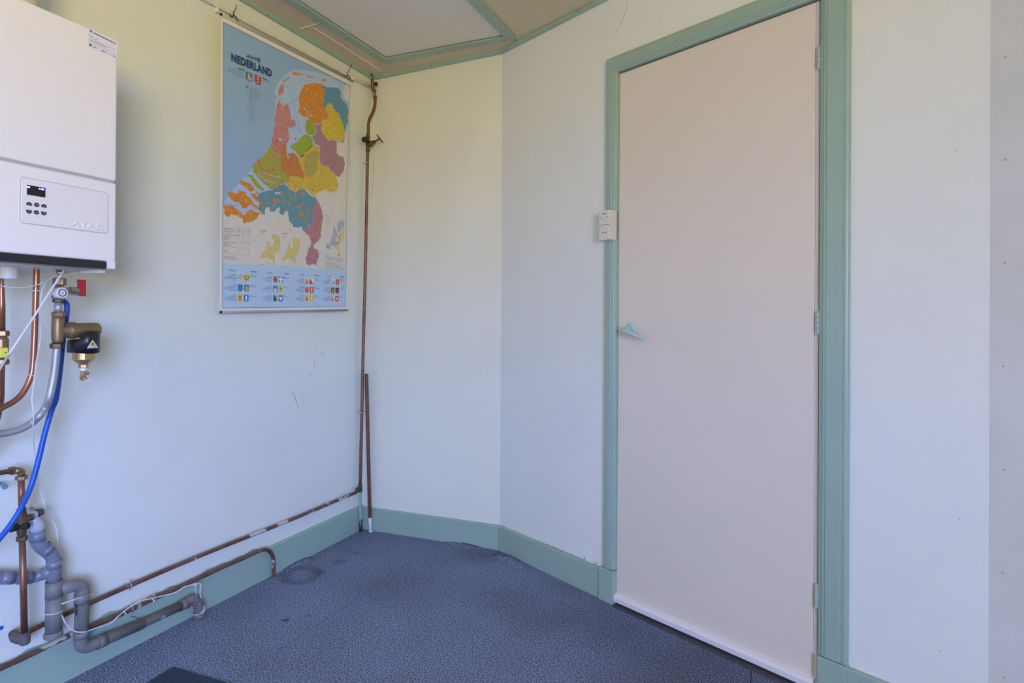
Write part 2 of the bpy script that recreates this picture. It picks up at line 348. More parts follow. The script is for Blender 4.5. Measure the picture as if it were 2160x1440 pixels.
# ------------------------------------------------------------------ geometry helpers
class MB:
    """collects faces of one mesh; build() links it as one object"""
    def __init__(self):
        self.v, self.f, self.s, self.mi = [], [], [], []
        self.cur = 0
    def face(self, idx, smooth=False):
        self.f.append(tuple(idx)); self.s.append(smooth); self.mi.append(self.cur)
    def add(self, *pts):
        k = len(self.v)
        self.v.extend(tuple(p) for p in pts)
        return list(range(k, k + len(pts)))
    def hexa(self, p):          # eight points: bottom loop then top loop
        i = self.add(*p)
        for q in ((3, 2, 1, 0), (4, 5, 6, 7), (0, 1, 5, 4), (1, 2, 6, 5), (2, 3, 7, 6), (3, 0, 4, 7)):
            self.face([i[k] for k in q])
        return self
    def box(self, a, b):
        (x0, y0, z0), (x1, y1, z1) = a, b
        return self.hexa([(x0, y0, z0), (x1, y0, z0), (x1, y1, z0), (x0, y1, z0), (x0, y0, z1), (x1, y0, z1), (x1, y1, z1), (x0, y1, z1)])
    def tube(self, pts, r, n=14, caps=True, smooth=True):
        pts = [Vector(p) for p in pts]
        rr = r if isinstance(r, (list, tuple)) else [r] * len(pts)
        t0 = (pts[1] - pts[0]).normalized()
        up = Vector((0, 0, 1)) if abs(t0.z) < 0.9 else Vector((1, 0, 0))
        u = t0.cross(up).normalized()
        rings = []
        for k, p in enumerate(pts):
            if k == 0: t = pts[1] - p
            elif k == len(pts) - 1: t = p - pts[k - 1]
            else: t = (pts[k + 1] - p).normalized() + (p - pts[k - 1]).normalized()
            t = t.normalized()
            u = (u - t * u.dot(t)).normalized()
            w = t.cross(u)
            rings.append(self.add(*[p + (u * math.cos(2 * PI * j / n) + w * math.sin(2 * PI * j / n)) * rr[k] for j in range(n)]))
        for a, b in zip(rings, rings[1:]):
            for j in range(n):
                self.face((a[j], a[(j + 1) % n], b[(j + 1) % n], b[j]), smooth)
        if caps:
            self.face(rings[0][::-1]); self.face(rings[-1])
        return self
    def lathe(self, p0, axis, prof, n=20, smooth=False):
        """prof: (radius, height along axis)"""
        ax = Vector(axis).normalized()
        up = Vector((0, 0, 1)) if abs(ax.z) < 0.9 else Vector((0, 1, 0))
        u = ax.cross(up).normalized(); w = ax.cross(u)
        p0 = Vector(p0)
        rings = [self.add(*[p0 + ax * h + (u * math.cos(2 * PI * j / n) + w * math.sin(2 * PI * j / n)) * max(r, 1e-5) for j in range(n)]) for r, h in prof]
        for a, b in zip(rings, rings[1:]):
            for j in range(n):
                self.face((a[j], a[(j + 1) % n], b[(j + 1) % n], b[j]), smooth)
        self.face(rings[0][::-1]); self.face(rings[-1])
        return self
    def prism(self, loop, vec):
        n = len(loop); vec = Vector(vec)
        a = self.add(*loop); b = self.add(*[Vector(p) + vec for p in loop])
        self.face(a[::-1]); self.face(b)
        for j in range(n):
            self.face((a[j], a[(j + 1) % n], b[(j + 1) % n], b[j]))
        return self
    def torus(self, c, axis, R, r, n=20, m=8, arc=2 * PI):
        ax = Vector(axis).normalized()
        up = Vector((0, 0, 1)) if abs(ax.z) < 0.9 else Vector((0, 1, 0))
        u = ax.cross(up).normalized(); w = ax.cross(u)
        c = Vector(c)
        k = n if arc >= 2 * PI - 1e-6 else n + 1
        pts = [c + (u * math.cos(arc * j / n) + w * math.sin(arc * j / n)) * R for j in range(k)]
        if k == n:
            pts = pts + [pts[0], pts[1]]
            return self.tube(pts, r, m, caps=False)
        return self.tube(pts, r, m)
    def build(self, name, material, parent=None, bevel=0.0, seg=2, recalc=True, origin=None):
        me = bpy.data.meshes.new(name)
        v = self.v
        if origin is not None:
            v = [tuple(Vector(p) - Vector(origin)) for p in v]
        me.from_pydata(v, [], self.f)
        mats = material if isinstance(material, list) else [material]
        for m in mats: me.materials.append(m)
        for k, p in enumerate(me.polygons):
            p.use_smooth = self.s[k]; p.material_index = self.mi[k]
        if recalc:
            bm = bmesh.new(); bm.from_mesh(me)
            bmesh.ops.recalc_face_normals(bm, faces=bm.faces)
            bm.to_mesh(me); bm.free()
        o = bpy.data.objects.new(name, me)
        COL.objects.link(o)
        if origin is not None: o.location = origin
        if parent is not None:
            o.parent = parent
            o.location = Vector(origin if origin is not None else (0, 0, 0)) - WORLD.get(parent.name, Vector((0, 0, 0)))
        WORLD[o.name] = Vector(origin) if origin is not None else Vector((0, 0, 0))
        if bevel:
            mod = o.modifiers.new('bevel', 'BEVEL'); mod.width = bevel; mod.segments = seg; mod.limit_method = 'ANGLE'; mod.angle_limit = math.radians(40)
        return o
WORLD = {}

def tag(o, label, cat, group=None):
    o['label'] = label; o['category'] = cat
    if group: o['group'] = group
    return o
def thing(name, label, cat, loc=(0, 0, 0), group=None):
    o = bpy.data.objects.new(name, None)
    COL.objects.link(o); o.location = loc; o.empty_display_size = 0.05
    WORLD[o.name] = Vector(loc)
    return tag(o, label, cat, group)
def structure(o):
    o['kind'] = 'structure'
    return o
def dup_tree(root, delta, parent=None):
    c = root.copy(); COL.objects.link(c)
    if parent is None:
        c.location = root.location + Vector(delta)
    else:
        c.parent = parent
    for ch in list(root.children): dup_tree(ch, delta, c)
    return c

def smooth_path(pts, sub=6):
    P = [Vector(p) for p in pts]
    P = [P[0] * 2 - P[1]] + P + [P[-1] * 2 - P[-2]]
    out = []
    for k in range(1, len(P) - 2):
        a, b, c, d = P[k - 1], P[k], P[k + 1], P[k + 2]
        for j in range(sub):
            t = j / sub
            out.append(0.5 * ((2 * b) + (c - a) * t + (2 * a - 5 * b + 4 * c - d) * t * t + (3 * b - a - 3 * c + d) * t ** 3))
    out.append(P[-2])
    return out
def fillet(pts, r, sub=7):
    P = [Vector(p) for p in pts]
    out = [P[0]]
    for k in range(1, len(P) - 1):
        a = (P[k - 1] - P[k]); b = (P[k + 1] - P[k])
        rr = min(r, a.length * 0.49, b.length * 0.49)
        p0 = P[k] + a.normalized() * rr; p1 = P[k] + b.normalized() * rr
        for j in range(sub + 1):
            t = j / sub
            out.append(p0 * (1 - t) ** 2 + P[k] * 2 * t * (1 - t) + p1 * t * t)
    out.append(P[-1])
    return out
def nut(p, axis, r, h, mat_, parent, name='nut', n=6):
    m = MB(); m.lathe(Vector(p) - Vector(axis).normalized() * h / 2, axis, [(r * 0.86, 0), (r, h * 0.14), (r, h * 0.86), (r * 0.86, h)], n)
    return m.build(name, mat_, parent)
def ribbon(m, pts, nrm, w):
    """thin flat mark along pts lying on a surface with normal nrm"""
    P = [Vector(p) for p in pts]; nrm = Vector(nrm).normalized()
    L_, R_ = [], []
    for k, p in enumerate(P):
        t = (P[min(k + 1, len(P) - 1)] - P[max(k - 1, 0)]).normalized()
        s = t.cross(nrm).normalized() * w * 0.5 * (0.25 if k in (0, len(P) - 1) else random.uniform(0.7, 1.2))
        L_.append(p + s + nrm * 0.0004); R_.append(p - s + nrm * 0.0004)
    a = m.add(*L_); b = m.add(*R_)
    for k in range(len(P) - 1):
        m.face((a[k], a[k + 1], b[k + 1], b[k]))
def jag(p, q, n, amp, nrm):
    p, q = Vector(p), Vector(q); side = (q - p).cross(Vector(nrm)).normalized()
    return [p.lerp(q, k / n) + side * random.uniform(-amp, amp) for k in range(n + 1)]
def text_mesh(s, height, offset=0.0, shear=0.0, align='LEFT', extrude=0.0):
    cu = bpy.data.curves.new('t', 'FONT')
    cu.body = s; cu.size = 1.0; cu.offset = offset; cu.shear = shear; cu.align_x = align; cu.resolution_u = 3; cu.space_character = 1.0 + offset * 1.6
    o = bpy.data.objects.new('t', cu); COL.objects.link(o)
    dg = bpy.context.evaluated_depsgraph_get()
    me = bpy.data.meshes.new_from_object(o.evaluated_get(dg))
    vs_ = [(v.co.x, v.co.y) for v in me.vertices]; fs = [tuple(p.vertices) for p in me.polygons]
    bpy.data.objects.remove(o); bpy.data.curves.remove(cu); bpy.data.meshes.remove(me)
    return [(x / 0.70 * height, y / 0.70 * height) for x, y in vs_], fs     # cap height is about 0.70 em

# ------------------------------------------------------------------ the room
HC = 2.318                                   # ceiling
DW0 = Vector((0.7597, -0.0100, 0))           # where the door wall begins
DA = math.radians(-25.0)
DD = Vector((math.cos(DA), math.sin(DA), 0))
DN = Vector((math.sin(DA), -math.cos(DA), 0))
def W(s, z, d=0.0):                          # a point on the door wall: along, up, out into the room
    return DW0 + DD * s + DN * d + Vector((0, 0, z))
DEND = DW0 + DD * 1.804
C0B, C0T = Vector((0, -0.018, 0)), Vector((0, 0.047, 0))
C1B, C1T = Vector((0.757, 0.012, 0)), Vector((0.753, 0.011, 0))
RA = math.radians(-40.0)
RW1 = DEND + Vector((math.cos(RA), math.sin(RA), 0)) * ((3.60 - DEND.x) / math.cos(RA))   # the right wall is splayed
RW2 = Vector((3.60, WIN_Y, 0))
TH = 0.10

def slab(m, a0, a1, b0, b1, z0, z1, out):    # bottom edge a0-a1, top edge b0-b1, thickness along out
    o = Vector(out) * TH
    p = [Vector((a0.x, a0.y, z0)), Vector((a1.x, a1.y, z0)), Vector((a1.x, a1.y, z0)) + o, Vector((a0.x, a0.y, z0)) + o,
         Vector((b0.x, b0.y, z1)), Vector((b1.x, b1.y, z1)), Vector((b1.x, b1.y, z1)) + o, Vector((b0.x, b0.y, z1)) + o]
    m.hexa(p)
m = MB(); slab(m, Vector((0, WIN_Y - .1, 0)), Vector((0, 0.15, 0)), Vector((0, WIN_Y - .1, 0)), Vector((0, 0.15, 0)), 0, HC + .02, (-1, 0, 0))
wall_left = structure(m.build('wall_left', MT['wall']))
m = MB(); slab(m, C0B, C1B, C0T, C1T, 0, HC + .02, (0, 1, 0))
wall_centre = structure(m.build('wall_centre', MT['wall_centre']))
m = MB(); out = -DN
slab(m, C1B, W(.655, 0), C1T, W(.655, 0), 0, HC + .02, out)
slab(m, W(.655, 0), W(1.46, 0), W(.655, 0), W(1.46, 0), 2.03, HC + .02, out)
slab(m, W(1.46, 0), DEND, W(1.46, 0), DEND, 0, HC + .02, out)
wall_door = structure(m.build('wall_door', MT['wall_door']))
m = MB(); slab(m, DEND, RW1, DEND, RW1, 0, HC + .02, (-math.sin(RA), math.cos(RA), 0))
wall_right = structure(m.build('wall_right', MT['wall_right']))
m = MB()
def wslab(y0, y1, z0, z1): m.box((WIN_X, y0, z0), (WIN_X + TH, y1, z1))
wslab(WIN_Y1, RW1.y, 0, HC + .02); wslab(WIN_Y - TH, WIN_Y0, 0, HC + .02); wslab(WIN_Y0, WIN_Y1, 0, WIN_Z0); wslab(WIN_Y0, WIN_Y1, WIN_Z1, HC + .02)
structure(m.build('wall_window', MT['wall_unseen']))
m = MB(); m.box((0, WIN_Y - TH, 0), (WIN_X, WIN_Y, HC + .02))
structure(m.build('wall_rear', MT['wall_unseen']))
m = MB()
for a, b in (((WIN_Y0, WIN_Z0), (WIN_Y1, WIN_Z0 + .05)), ((WIN_Y0, WIN_Z1 - .05), (WIN_Y1, WIN_Z1)), ((WIN_Y0, WIN_Z0), (WIN_Y0 + .05, WIN_Z1)), ((WIN_Y1 - .05, WIN_Z0), (WIN_Y1, WIN_Z1))):
    m.box((WIN_X + .03, a[0], a[1]), (WIN_X + .09, b[0], b[1]))
structure(m.build('window_1', MT['green']))

# floor: concrete slab under three lengths of carpet
m = MB(); m.box((-.1, WIN_Y - .1, -.1), (3.75, .25, -.006))
floor = structure(m.build('floor', MT['dark_gap']))
def clip_poly(poly, x0, x1):
    def cut(P, x, keep):
        o = []
        for k in range(len(P)):
            a, b = P[k], P[(k + 1) % len(P)]
            ia, ib = keep(a[0]), keep(b[0])
            if ia: o.append(a)
            if ia != ib:
                t = (x - a[0]) / (b[0] - a[0]); o.append((x, a[1] + (b[1] - a[1]) * t))
        return o
    return cut(cut(poly, x0, lambda q: q >= x0 - 1e-9), x1, lambda q: q <= x1 + 1e-9)
e0, e1 = W(.60, 0), W(1.50, 0)
t0, t1 = W(.676, 0, -.02), W(1.42, 0, -.02)
FLOOR = [(0, WIN_Y), (3.6, WIN_Y), (RW1.x, RW1.y), (DEND.x, DEND.y), (t1.x, t1.y), (t0.x, t0.y), (C1B.x, C1B.y), (0, C0B.y)]
for x0, x1 in ((0.0, .459), (.461, 1.859), (1.861, 3.61)):
    P = clip_poly(FLOOR, x0, x1)
    m = MB(); m.prism([(x, y, -.006) for x, y in P], (0, 0, .006))
    m.build('carpet', MT['carpet'], floor)
# the carpet rides up a little in places along the skirting
def ruck(name, pts, w, h):
    m = MB()
    rows = []
    for k, p in enumerate(pts):
        p = Vector(p); t = (Vector(pts[min(k + 1, len(pts) - 1)]) - Vector(pts[max(k - 1, 0)])).normalized()
        nrm = Vector((-t.y, t.x, 0))
        if nrm.y > 0: nrm = -nrm
        hh = h * math.sin(PI * k / (len(pts) - 1)) ** 0.8 * random.uniform(.8, 1.1) + .0006
        rows.append(m.add(p + Vector((0, 0, hh)), p + nrm * w * .35 + Vector((0, 0, hh * .8)), p + nrm * w * .7 + Vector((0, 0, hh * .25)), p + nrm * w + Vector((0, 0, .0003)), p + Vector((0, 0, -.004))))
    for a, b in zip(rows, rows[1:]):
        for j in range(3): m.face((a[j], b[j], b[j + 1], a[j + 1]), True)
        m.face((a[4], b[4], b[0], a[0]))
    m.face(rows[0]); m.face(rows[-1])
    return m.build(name, MT['carpet'], floor, recalc=True)
ruck('carpet_ruck', [Vector((.48 + .2 * k / 8, -.008, 0)) for k in range(9)], .05, .010)
ruck('carpet_ruck', [W(.02 + .19 * k / 8, 0, .017) for k in range(9)], .05, .012)
ruck('carpet_ruck', [Vector((.018, -.42 - .17 * k / 8, 0)) for k in range(9)], .04, .008)

# ceiling: boards, laths and a hatch
m = MB(); m.box((-.1, WIN_Y - .1, HC + .02), (3.75, .25, HC + .09))
ceiling = structure(m.build('ceiling', MT['ceiling_back']))
def board(name, poly, z, th, mt):
    m = MB(); m.prism([(x, y, z) for x, y in poly], (0, 0, th))
    return m.build(name, mt, ceiling)
# batten corner points on the ceiling
pA_in = (0.206,-0.1338)
pB_in = (0.8211,-0.1276)
pA_out = (0.166,-0.0881)
pB_out = (0.8662,-0.0919)
l_out = (0.152,-0.7449)
l_in = (0.1926,-0.7282)
r_in = (0.817,-0.4714)
r_out = (0.864,-0.452)
def ext(a, b, y):            # the point at depth y on the line b -> a
    t = (y - b[1]) / (a[1] - b[1])
    return (b[0] + (a[0] - b[0]) * t, y)
lo_far, li_far = ext(l_out, pA_out, WIN_Y), ext(l_in, pA_in, WIN_Y)
ri_far, ro_far = ext(r_in, pB_in, -3.0), ext(r_out, pB_out, -3.0)
ri_far = (min(ri_far[0], 1.6), ri_far[1]); ro_far = (ri_far[0] + .05, ro_far[1])
trims = []
for poly in ([lo_far, pA_out, pA_in, li_far], [pA_out, pB_out, pB_in, pA_in], [pB_out, ro_far, ri_far, pB_in]):
    m = MB(); m.prism([(x, y, 2.308) for x, y in poly], (0, 0, .010))
    trims.append(structure(m.build('trim_%d' % (len(trims) + 1), MT['green_lath'], bevel=.0012)))
jc = (0.0833,-0.5162)
def inset(poly, d):
    c = [sum(p[0] for p in poly) / len(poly), sum(p[1] for p in poly) / len(poly)]
    o = []
    for p in poly:
        v = Vector((c[0] - p[0], c[1] - p[1], 0)).normalized() * d
        o.append((p[0] + v.x, p[1] + v.y))
    return o
jy = jc[1]
board('ceiling_board', [(-.02, WIN_Y - .05), (lo_far[0] + .03, WIN_Y - .05), (l_out[0] + .025, jy - .002), (-.02, jy - .002)], HC, .012, MT['tan'])
sx0 = (0.0917,-0.5081)
sx1 = (0.0915,-0.0022)
board('ceiling_board', [(-.02, jy + .002), (sx0[0] - .001, jy + .002), (sx1[0] - .001, .06), (-.02, .06)], HC, .012, MT['tan'])
board('ceiling_board', [(sx0[0] + .001, jy + .002), (l_out[0] + .03, jy + .002), (pA_out[0] + .02, pA_out[1] + .001), (sx1[0] + .05, .06), (sx1[0] + .001, .06)], HC, .012, MT['tan'])
board('ceiling_board', [(sx1[0] + .051, .06), (pA_out[0] + .021, pA_out[1] - .01), (pB_out[0] - .03, pB_out[1] - .01), (pB_out[0] + .01, .06)], HC, .012, MT['tan'])
hatch_poly = [(li_far[0] + .004, WIN_Y), (pA_in[0] + .004, pA_in[1] - .005), (pB_in[0] - .004, pB_in[1] - .005), (ri_far[0] - .004, ri_far[1]), (ri_far[0] - .004, WIN_Y)]
board('ceiling_hatch', hatch_poly, HC - .001, .010, MT['hatch'])
board('ceiling_board', [(pB_out[0] - .02, pB_out[1] + .0), (pB_out[0] + .012, .06), (3.7, .06), (3.7, WIN_Y - .05), (ro_far[0] - .02, WIN_Y - .05), (ro_far[0] - .02, ro_far[1])], HC + .001, .012, MT['olive'])
m = MB()
for a, b, w in (((0.0327,-0.5206), (0.1499,-0.5252), .006), (sx0, sx1, .005)):
    a, b = Vector((*a, 2.3155)), Vector((*b, 2.3155))
    s = (b - a).cross(Vector((0, 0, 1))).normalized() * w / 2
    mm = MB(); mm.prism([a - s, b - s, b + s, a + s], (0, 0, .0025))
    mm.build('seam_strip', MT['seam'], ceiling)
def screws(pts, parent, nrm=(0, 0, -1), r=.0035):
    for p in pts:
        mm = MB(); mm.lathe(p, nrm, [(r, 0), (r, .0006), (r * .6, .0010)], 8)
        mm.build('screw', MT['screw'], parent)
screws([(*q, 2.308) for q in [(0.1514,-0.5645),(0.1721,-0.3749),(0.1773,-0.1308)]], trims[0])
screws([(*q, 2.308) for q in [(0.2115,-0.1023),(0.4805,-0.0993),(0.5623,-0.0999),(0.7216,-0.1158),(0.8129,-0.0987)]], trims[1])
screws([(*q, 2.318) for q in [(0.1079,-0.4985),(0.0555,-0.5019),(0.1064,-0.3025),(0.0717,-0.2928)]], ceiling)

m = MB()
for q in ([(0.3167,-0.2523),(0.3246,-0.2451),(0.3343,-0.2425)], [(0.6779,-0.2492),(0.6845,-0.243),(0.6911,-0.2391)]): ribbon(m, [Vector((*p, HC - .0012)) for p in q], (0, 0, -1), .004)
o = m.build('ceiling_scuff', MT['scuff_faint'], ceiling, recalc=False); o['kind'] = 'stuff'

def offset_line(pts, w):
    P = [Vector((p[0], p[1], 0)) for p in pts]; o = []
    for k, p in enumerate(P):
        ns = []
        if k > 0: t = (P[k] - P[k - 1]).normalized(); ns.append(Vector((t.y, -t.x, 0)))
        if k < len(P) - 1: t = (P[k + 1] - P[k]).normalized(); ns.append(Vector((t.y, -t.x, 0)))
        if len(ns) == 2:
            b = (ns[0] + ns[1]); o.append(p + b * (w / (1 + ns[0].dot(ns[1]))))
        else: o.append(p + ns[0] * w)
    return o
def run(pts, prof, seg):
    """profile (out from wall, z) swept along segment seg of a mitred line"""
    m = MB(); A, B = [], []
    for w, z in prof:
        L_ = offset_line(pts, w)
        A.append(L_[seg] + Vector((0, 0, z))); B.append(L_[seg + 1] + Vector((0, 0, z)))
    a, b = m.add(*A), m.add(*B)
    n = len(prof)
    for j in range(n): m.face((a[j], a[(j + 1) % n], b[(j + 1) % n], b[j]))
    m.face(a[::-1]); m.face(b)
    return m
TOPL = [(0, WIN_Y), (0, C0T.y), (C1T.x, C1T.y), (DEND.x, DEND.y), (RW1.x, RW1.y), (RW2.x, RW2.y)]
crown = [(0, 2.3005), (.013, 2.3005), (.0185, 2.3045), (.0205, 2.318), (0, 2.318)]
crowns = []
for s in range(5):
    crowns.append(structure(run(TOPL, crown, s).build('trim_%d' % (4 + s), MT['green_lath'])))
screws([Vector(p) for p in [(0.016,-0.6864,2.3009),(0.016,-0.3587,2.3065)]], crowns[0], (1, 0, -1), .003)
screws([W(p[0], p[1], .016) for p in [(0.0528,2.291),(0.4855,2.3062)]], crowns[2], DN - Vector((0, 0, 1)), .003)
screws([Vector(p) for p in [(0.3962,-0.03,2.2885),(0.735,-0.03,2.2886),(0.1,-0.03,2.2824)]], crowns[1], (0, -1, -1), .003)
BOTL = [(0, WIN_Y), (0, C0B.y), (C1B.x, C1B.y), tuple(W(.613, 0))[:2]]
def skirt(h, w=.016): return [(0, 0), (w, 0), (w, h - .004), (w - .004, h), (0, h)]
bb_l = structure(run(BOTL, skirt(.121), 0).build('baseboard_left', MT['green']))
bb_c = structure(run(BOTL, skirt(.112), 1).build('baseboard_centre', MT['green']))
bb_d = structure(run(BOTL, skirt(.113), 2).build('baseboard_door', MT['green']))
RB = [tuple(W(1.496, 0))[:2], (DEND.x, DEND.y), (RW1.x, RW1.y)]
structure(run(RB, skirt(.113), 0).build('baseboard_right', MT['green']))
structure(run(RB, skirt(.113), 1).build('baseboard_right', MT['green']))

# ------------------------------------------------------------------ the door
door = bpy.data.objects.new('door_1', None); COL.objects.link(door); structure(door); door.location = W(.68, 0)
WORLD['door_1'] = door.location.copy()
def wbox(m, s0, s1, z0, z1, d0, d1):
    m.hexa([W(s0, z0, d0), W(s1, z0, d0), W(s1, z0, d1), W(s0, z0, d1), W(s0, z1, d0), W(s1, z1, d0), W(s1, z1, d1), W(s0, z1, d1)])
    return m
wbox(MB(), .6835, 1.3975, .028, 1.999, -.035, .0).build('door_leaf', MT['door'], door, bevel=.002)
wbox(MB(), 1.3985, 1.409, .028, 1.999, -.035, -.0005).build('door_edge', MT['door_edge'], door, bevel=.001)
m = MB(); p = [(-.035, .012), (.017, .012), (.019, .030), (.012, .037), (.0, .042), (-.035, .042)]
m.prism([W(.684, z, d) for d, z in p], DD * (1.404 - .684))
m.build('weather_strip', MT['door_white'], door, bevel=.001)
wbox(MB(), .6885, 1.417, -.006, .0045, -.09, .034).build('threshold', mat('threshold_dark_grey', (0.065, 0.062, 0.075), 0.7), door)
wbox(MB(), .66, 1.44, 0.0, 2.03, -.099, -.090).build('back_panel', MT['dark_gap'], door)
def casing_profile(w):       # stepped architrave section: (across, out), 0 is the outer edge
    return [(0, -.002), (0, .020), (.006, .022), (w - .019, .022), (w - .017, .0195), (w - .009, .0195), (w - .007, .017), (w - .002, .015), (w, .012), (w, -.05), (w - .02, -.05), (w - .02, -.002)]
Z_OUT, Z_IN = 2.062, 2.003
m = MB(); w = .0465
a = [W(.6365 + u, .128, d) for u, d in casing_profile(w)]; b = [W(.6365 + u, Z_OUT - u * (Z_OUT - Z_IN) / w, d) for u, d in casing_profile(w)]
ia, ib = m.add(*a), m.add(*b); n = len(a)
for j in range(n): m.face((ia[j], ia[(j + 1) % n], ib[(j + 1) % n], ib[j]))
m.face(ia); m.face(ib); m.build('door_jamb', MT['green'], door)
m = MB(); w2 = .078
def cp2(): return [(0, -.002), (0, .018), (.004, .021), (.010, .021), (.012, .0195), (.016, .0195), (.018, .022), (w2 - .022, .022), (w2 - .020, .019), (w2 - .013, .019), (w2 - .011, .016), (w2, .012), (w2, -.05), (w2 - .02, -.05), (w2 - .02, -.002)]
a = [W(1.494 - u, .122, d) for u, d in cp2()]; b = [W(1.494 - u, Z_OUT - u * (Z_OUT - Z_IN) / w2, d) for u, d in cp2()]
ia, ib = m.add(*a), m.add(*b); n = len(a)
for j in range(n): m.face((ia[j], ia[(j + 1) % n], ib[(j + 1) % n], ib[j]))
m.face(ia); m.face(ib); m.build('door_jamb', MT['green'], door)
m = MB(); w = Z_OUT - Z_IN
pr = casing_profile(w)
a = [W(.6365 + u * .0465 / w, Z_OUT - u, d) for u, d in pr]; b = [W(1.494 - u * w2 / w, Z_OUT - u, d) for u, d in pr]
ia, ib = m.add(*a), m.add(*b); n = len(a)
for j in range(n): m.face((ia[j], ia[(j + 1) % n], ib[(j + 1) % n], ib[j]))
m.face(ia); m.face(ib); m.build('door_head', MT['green'], door)
wbox(MB(), .614, .6845, 0, .1245, -.03, .025).build('plinth_block', MT['green'], door, bevel=.003)
wbox(MB(), 1.418, 1.496, 0, .119, -.03, .025).build('plinth_block', MT['green'], door, bevel=.003)
for z0, z1 in ((1.797, 1.866), (1.030, 1.103), (.243, .316)):
    h = MB(); L_ = z1 - z0
    c = W(1.4105, z0, .006)
    prof = [(.003, 0), (.0062, .005)]
    for k in range(4):
        q0 = .006 + (L_ - .012) * k / 4; q1 = .006 + (L_ - .012) * (k + 1) / 4
        prof += [(.0066, q0 + .0012), (.0066, q1 - .0012), (.0048, q1 - .0004)]
    prof += [(.0062, L_ - .005), (.003, L_)]
    h.lathe(c, (0, 0, 1), prof, 12)
    hg = h.build('hinge', MT['hinge'], door)
# lever handle
m = MB(); m.lathe(W(.742, 1.038, .0), DN, [(.021, 0), (.021, .004), (.019, .007), (.014, .009)], 28)
rose = m.build('handle_rose', MT['handle'], door)
m = MB(); m.lathe(W(.744, 1.047, .008), DN, [(.0016, 0), (.0016, .0014)], 8); m.build('screw', MT['screw'], rose)
m = MB(); m.lathe(W(.742, 1.034, .004), DN, [(.012, 0), (.011, .012), (.0095, .034)], 20, True); m.build('handle_neck', MT['handle'], door)
m = MB(); path, rad = [], []
for k in range(15):
    t = k / 14
    path.append(W(.7335 + .106 * t, 1.0345 - .034 * t, .042 + .005 * math.sin(PI * t)))
    rad.append((.0112 - .0075 * max(0, t - .12) / .88) * (1 if t > .10 else math.sqrt(max(0, 1 - ((.10 - t) / .105) ** 2))) * (1 if t < .97 else .7))
m.tube(path, rad, 18); m.build('lever_handle', MT['handle'], door)
# marks on the casing and door
m = MB()
m.lathe(W(*(0.9434,2.0328), .0222), DN, [(.002, 0), (.0018, .0003)], 8)
for q in [(0.6705,0.6565),(0.6656,0.4146),(0.6715,1.4161)]: m.lathe(W(q[0], q[1], .0222), DN, [(.0012, 0), (.001, .0003)], 6)
o = m.build('nail_hole', MT['hole'], door); o['kind'] = 'stuff'

# ------------------------------------------------------------------ wear on the walls
def marks(lines, nrm, w, mt, parent, name):
    m = MB()
    for L_ in lines: ribbon(m, L_, nrm, w)
    o = m.build(name, mt, parent, recalc=False); o['kind'] = 'stuff'
    return o
NX = (1, 0, 0)
lines = [[(0,-0.5143,0.7497),(0,-0.5064,0.7338),(0,-0.496,0.7132),(0,-0.4849,0.6881),(0,-0.4706,0.6558)], [(0,-0.3808,0.8765),(0,-0.3773,0.8561),(0,-0.3731,0.831)], [(0,-0.4033,0.82),(0,-0.4006,0.8086),(0,-0.3986,0.7987)], [(0,-0.3451,0.9061),(0,-0.3283,0.9038),(0,-0.3155,0.9013),(0,-0.3019,0.9034)], [(0,-0.3155,0.9013),(0,-0.3181,0.8932)], [(0,-0.2061,0.3012),(0,-0.2044,0.2794)]]
marks(lines, NX, .0022, MT['soot'], wall_left, 'scuff_mark')
lines = [[(0,-0.4338,0.785),(0,-0.4299,0.767),(0,-0.4321,0.7452)], [(0,-0.5604,0.8602),(0,-0.5544,0.8428),(0,-0.5473,0.8253)], [(0,-0.1021,0.3521),(0,-0.0972,0.3315),(0,-0.0953,0.3065)], [(0,-0.4205,0.7174),(0,-0.4076,0.7003)], [(0,-0.4518,0.7254),(0,-0.449,0.6988),(0,-0.4462,0.6721)], [(0,-0.0979,0.6357),(0,-0.0885,0.6296),(0,-0.0744,0.6366)], [(0,-0.5743,0.5834),(0,-0.5601,0.5785)], [(0,-0.3013,0.6184),(0,-0.297,0.6016)]]
marks(lines, NX, .0013, MT['scuff_faint'], wall_left, 'scuff_mark')
m = MB()
for q in [(0,-0.6464,0.8233),(0,-0.5981,0.5037),(0,-0.3628,0.4478),(0,-0.8416,0.4742),(0,-1.1455,0.5043),(0,-1.2628,1.1114),(0,-1.2857,1.5782),(0,-1.0069,1.7066),(0,-0.7156,0.7031),(0,-1.0833,0.4922),(0,-0.9619,0.823),(0,-1.0162,0.3366)]:
    m.lathe(Vector(q), NX, [(.0016, 0), (.0012, .0005)], 6)
o = m.build('pit_mark', MT['scuff_faint'], wall_left); o['kind'] = 'stuff'
cp = [(0.0429,0,1.9125),(0.041,0,1.875),(0.0385,0,1.8376),(0.0455,0,1.8087),(0.0414,0,1.7714),(0.0366,0,1.7389),(0.0332,0,1.6732)]
ribbon_lines = [cp]
marks([cp], (0, -1, 0), .0022, MT['crack'], wall_centre, 'plaster_crack')
dl = [W(p[0], p[1], 0) for p in [(0.7185,2.2625),(0.715,2.2354),(0.7052,2.2131),(0.6932,2.1933),(0.6832,2.1807),(0.6664,2.1595),(0.6574,2.149)]]
marks([dl], DN, .0022, MT['crack'], wall_door, 'plaster_crack')
dl = [[W(p[0], p[1], 0) for p in L_] for L_ in ([(0.0092,1.8697),(0.0339,1.8793),(0.0584,1.8833),(0.0789,1.851)], [(1.8157,0.9577),(1.8067,0.9559)], [(1.7295,1.5207),(1.7315,1.4989)], [(1.5837,1.1066),(1.5494,1.0939)])]
marks(dl[:1] + dl[2:], DN, .0012, MT['scuff_faint'], wall_door, 'scuff_mark')
m = MB()
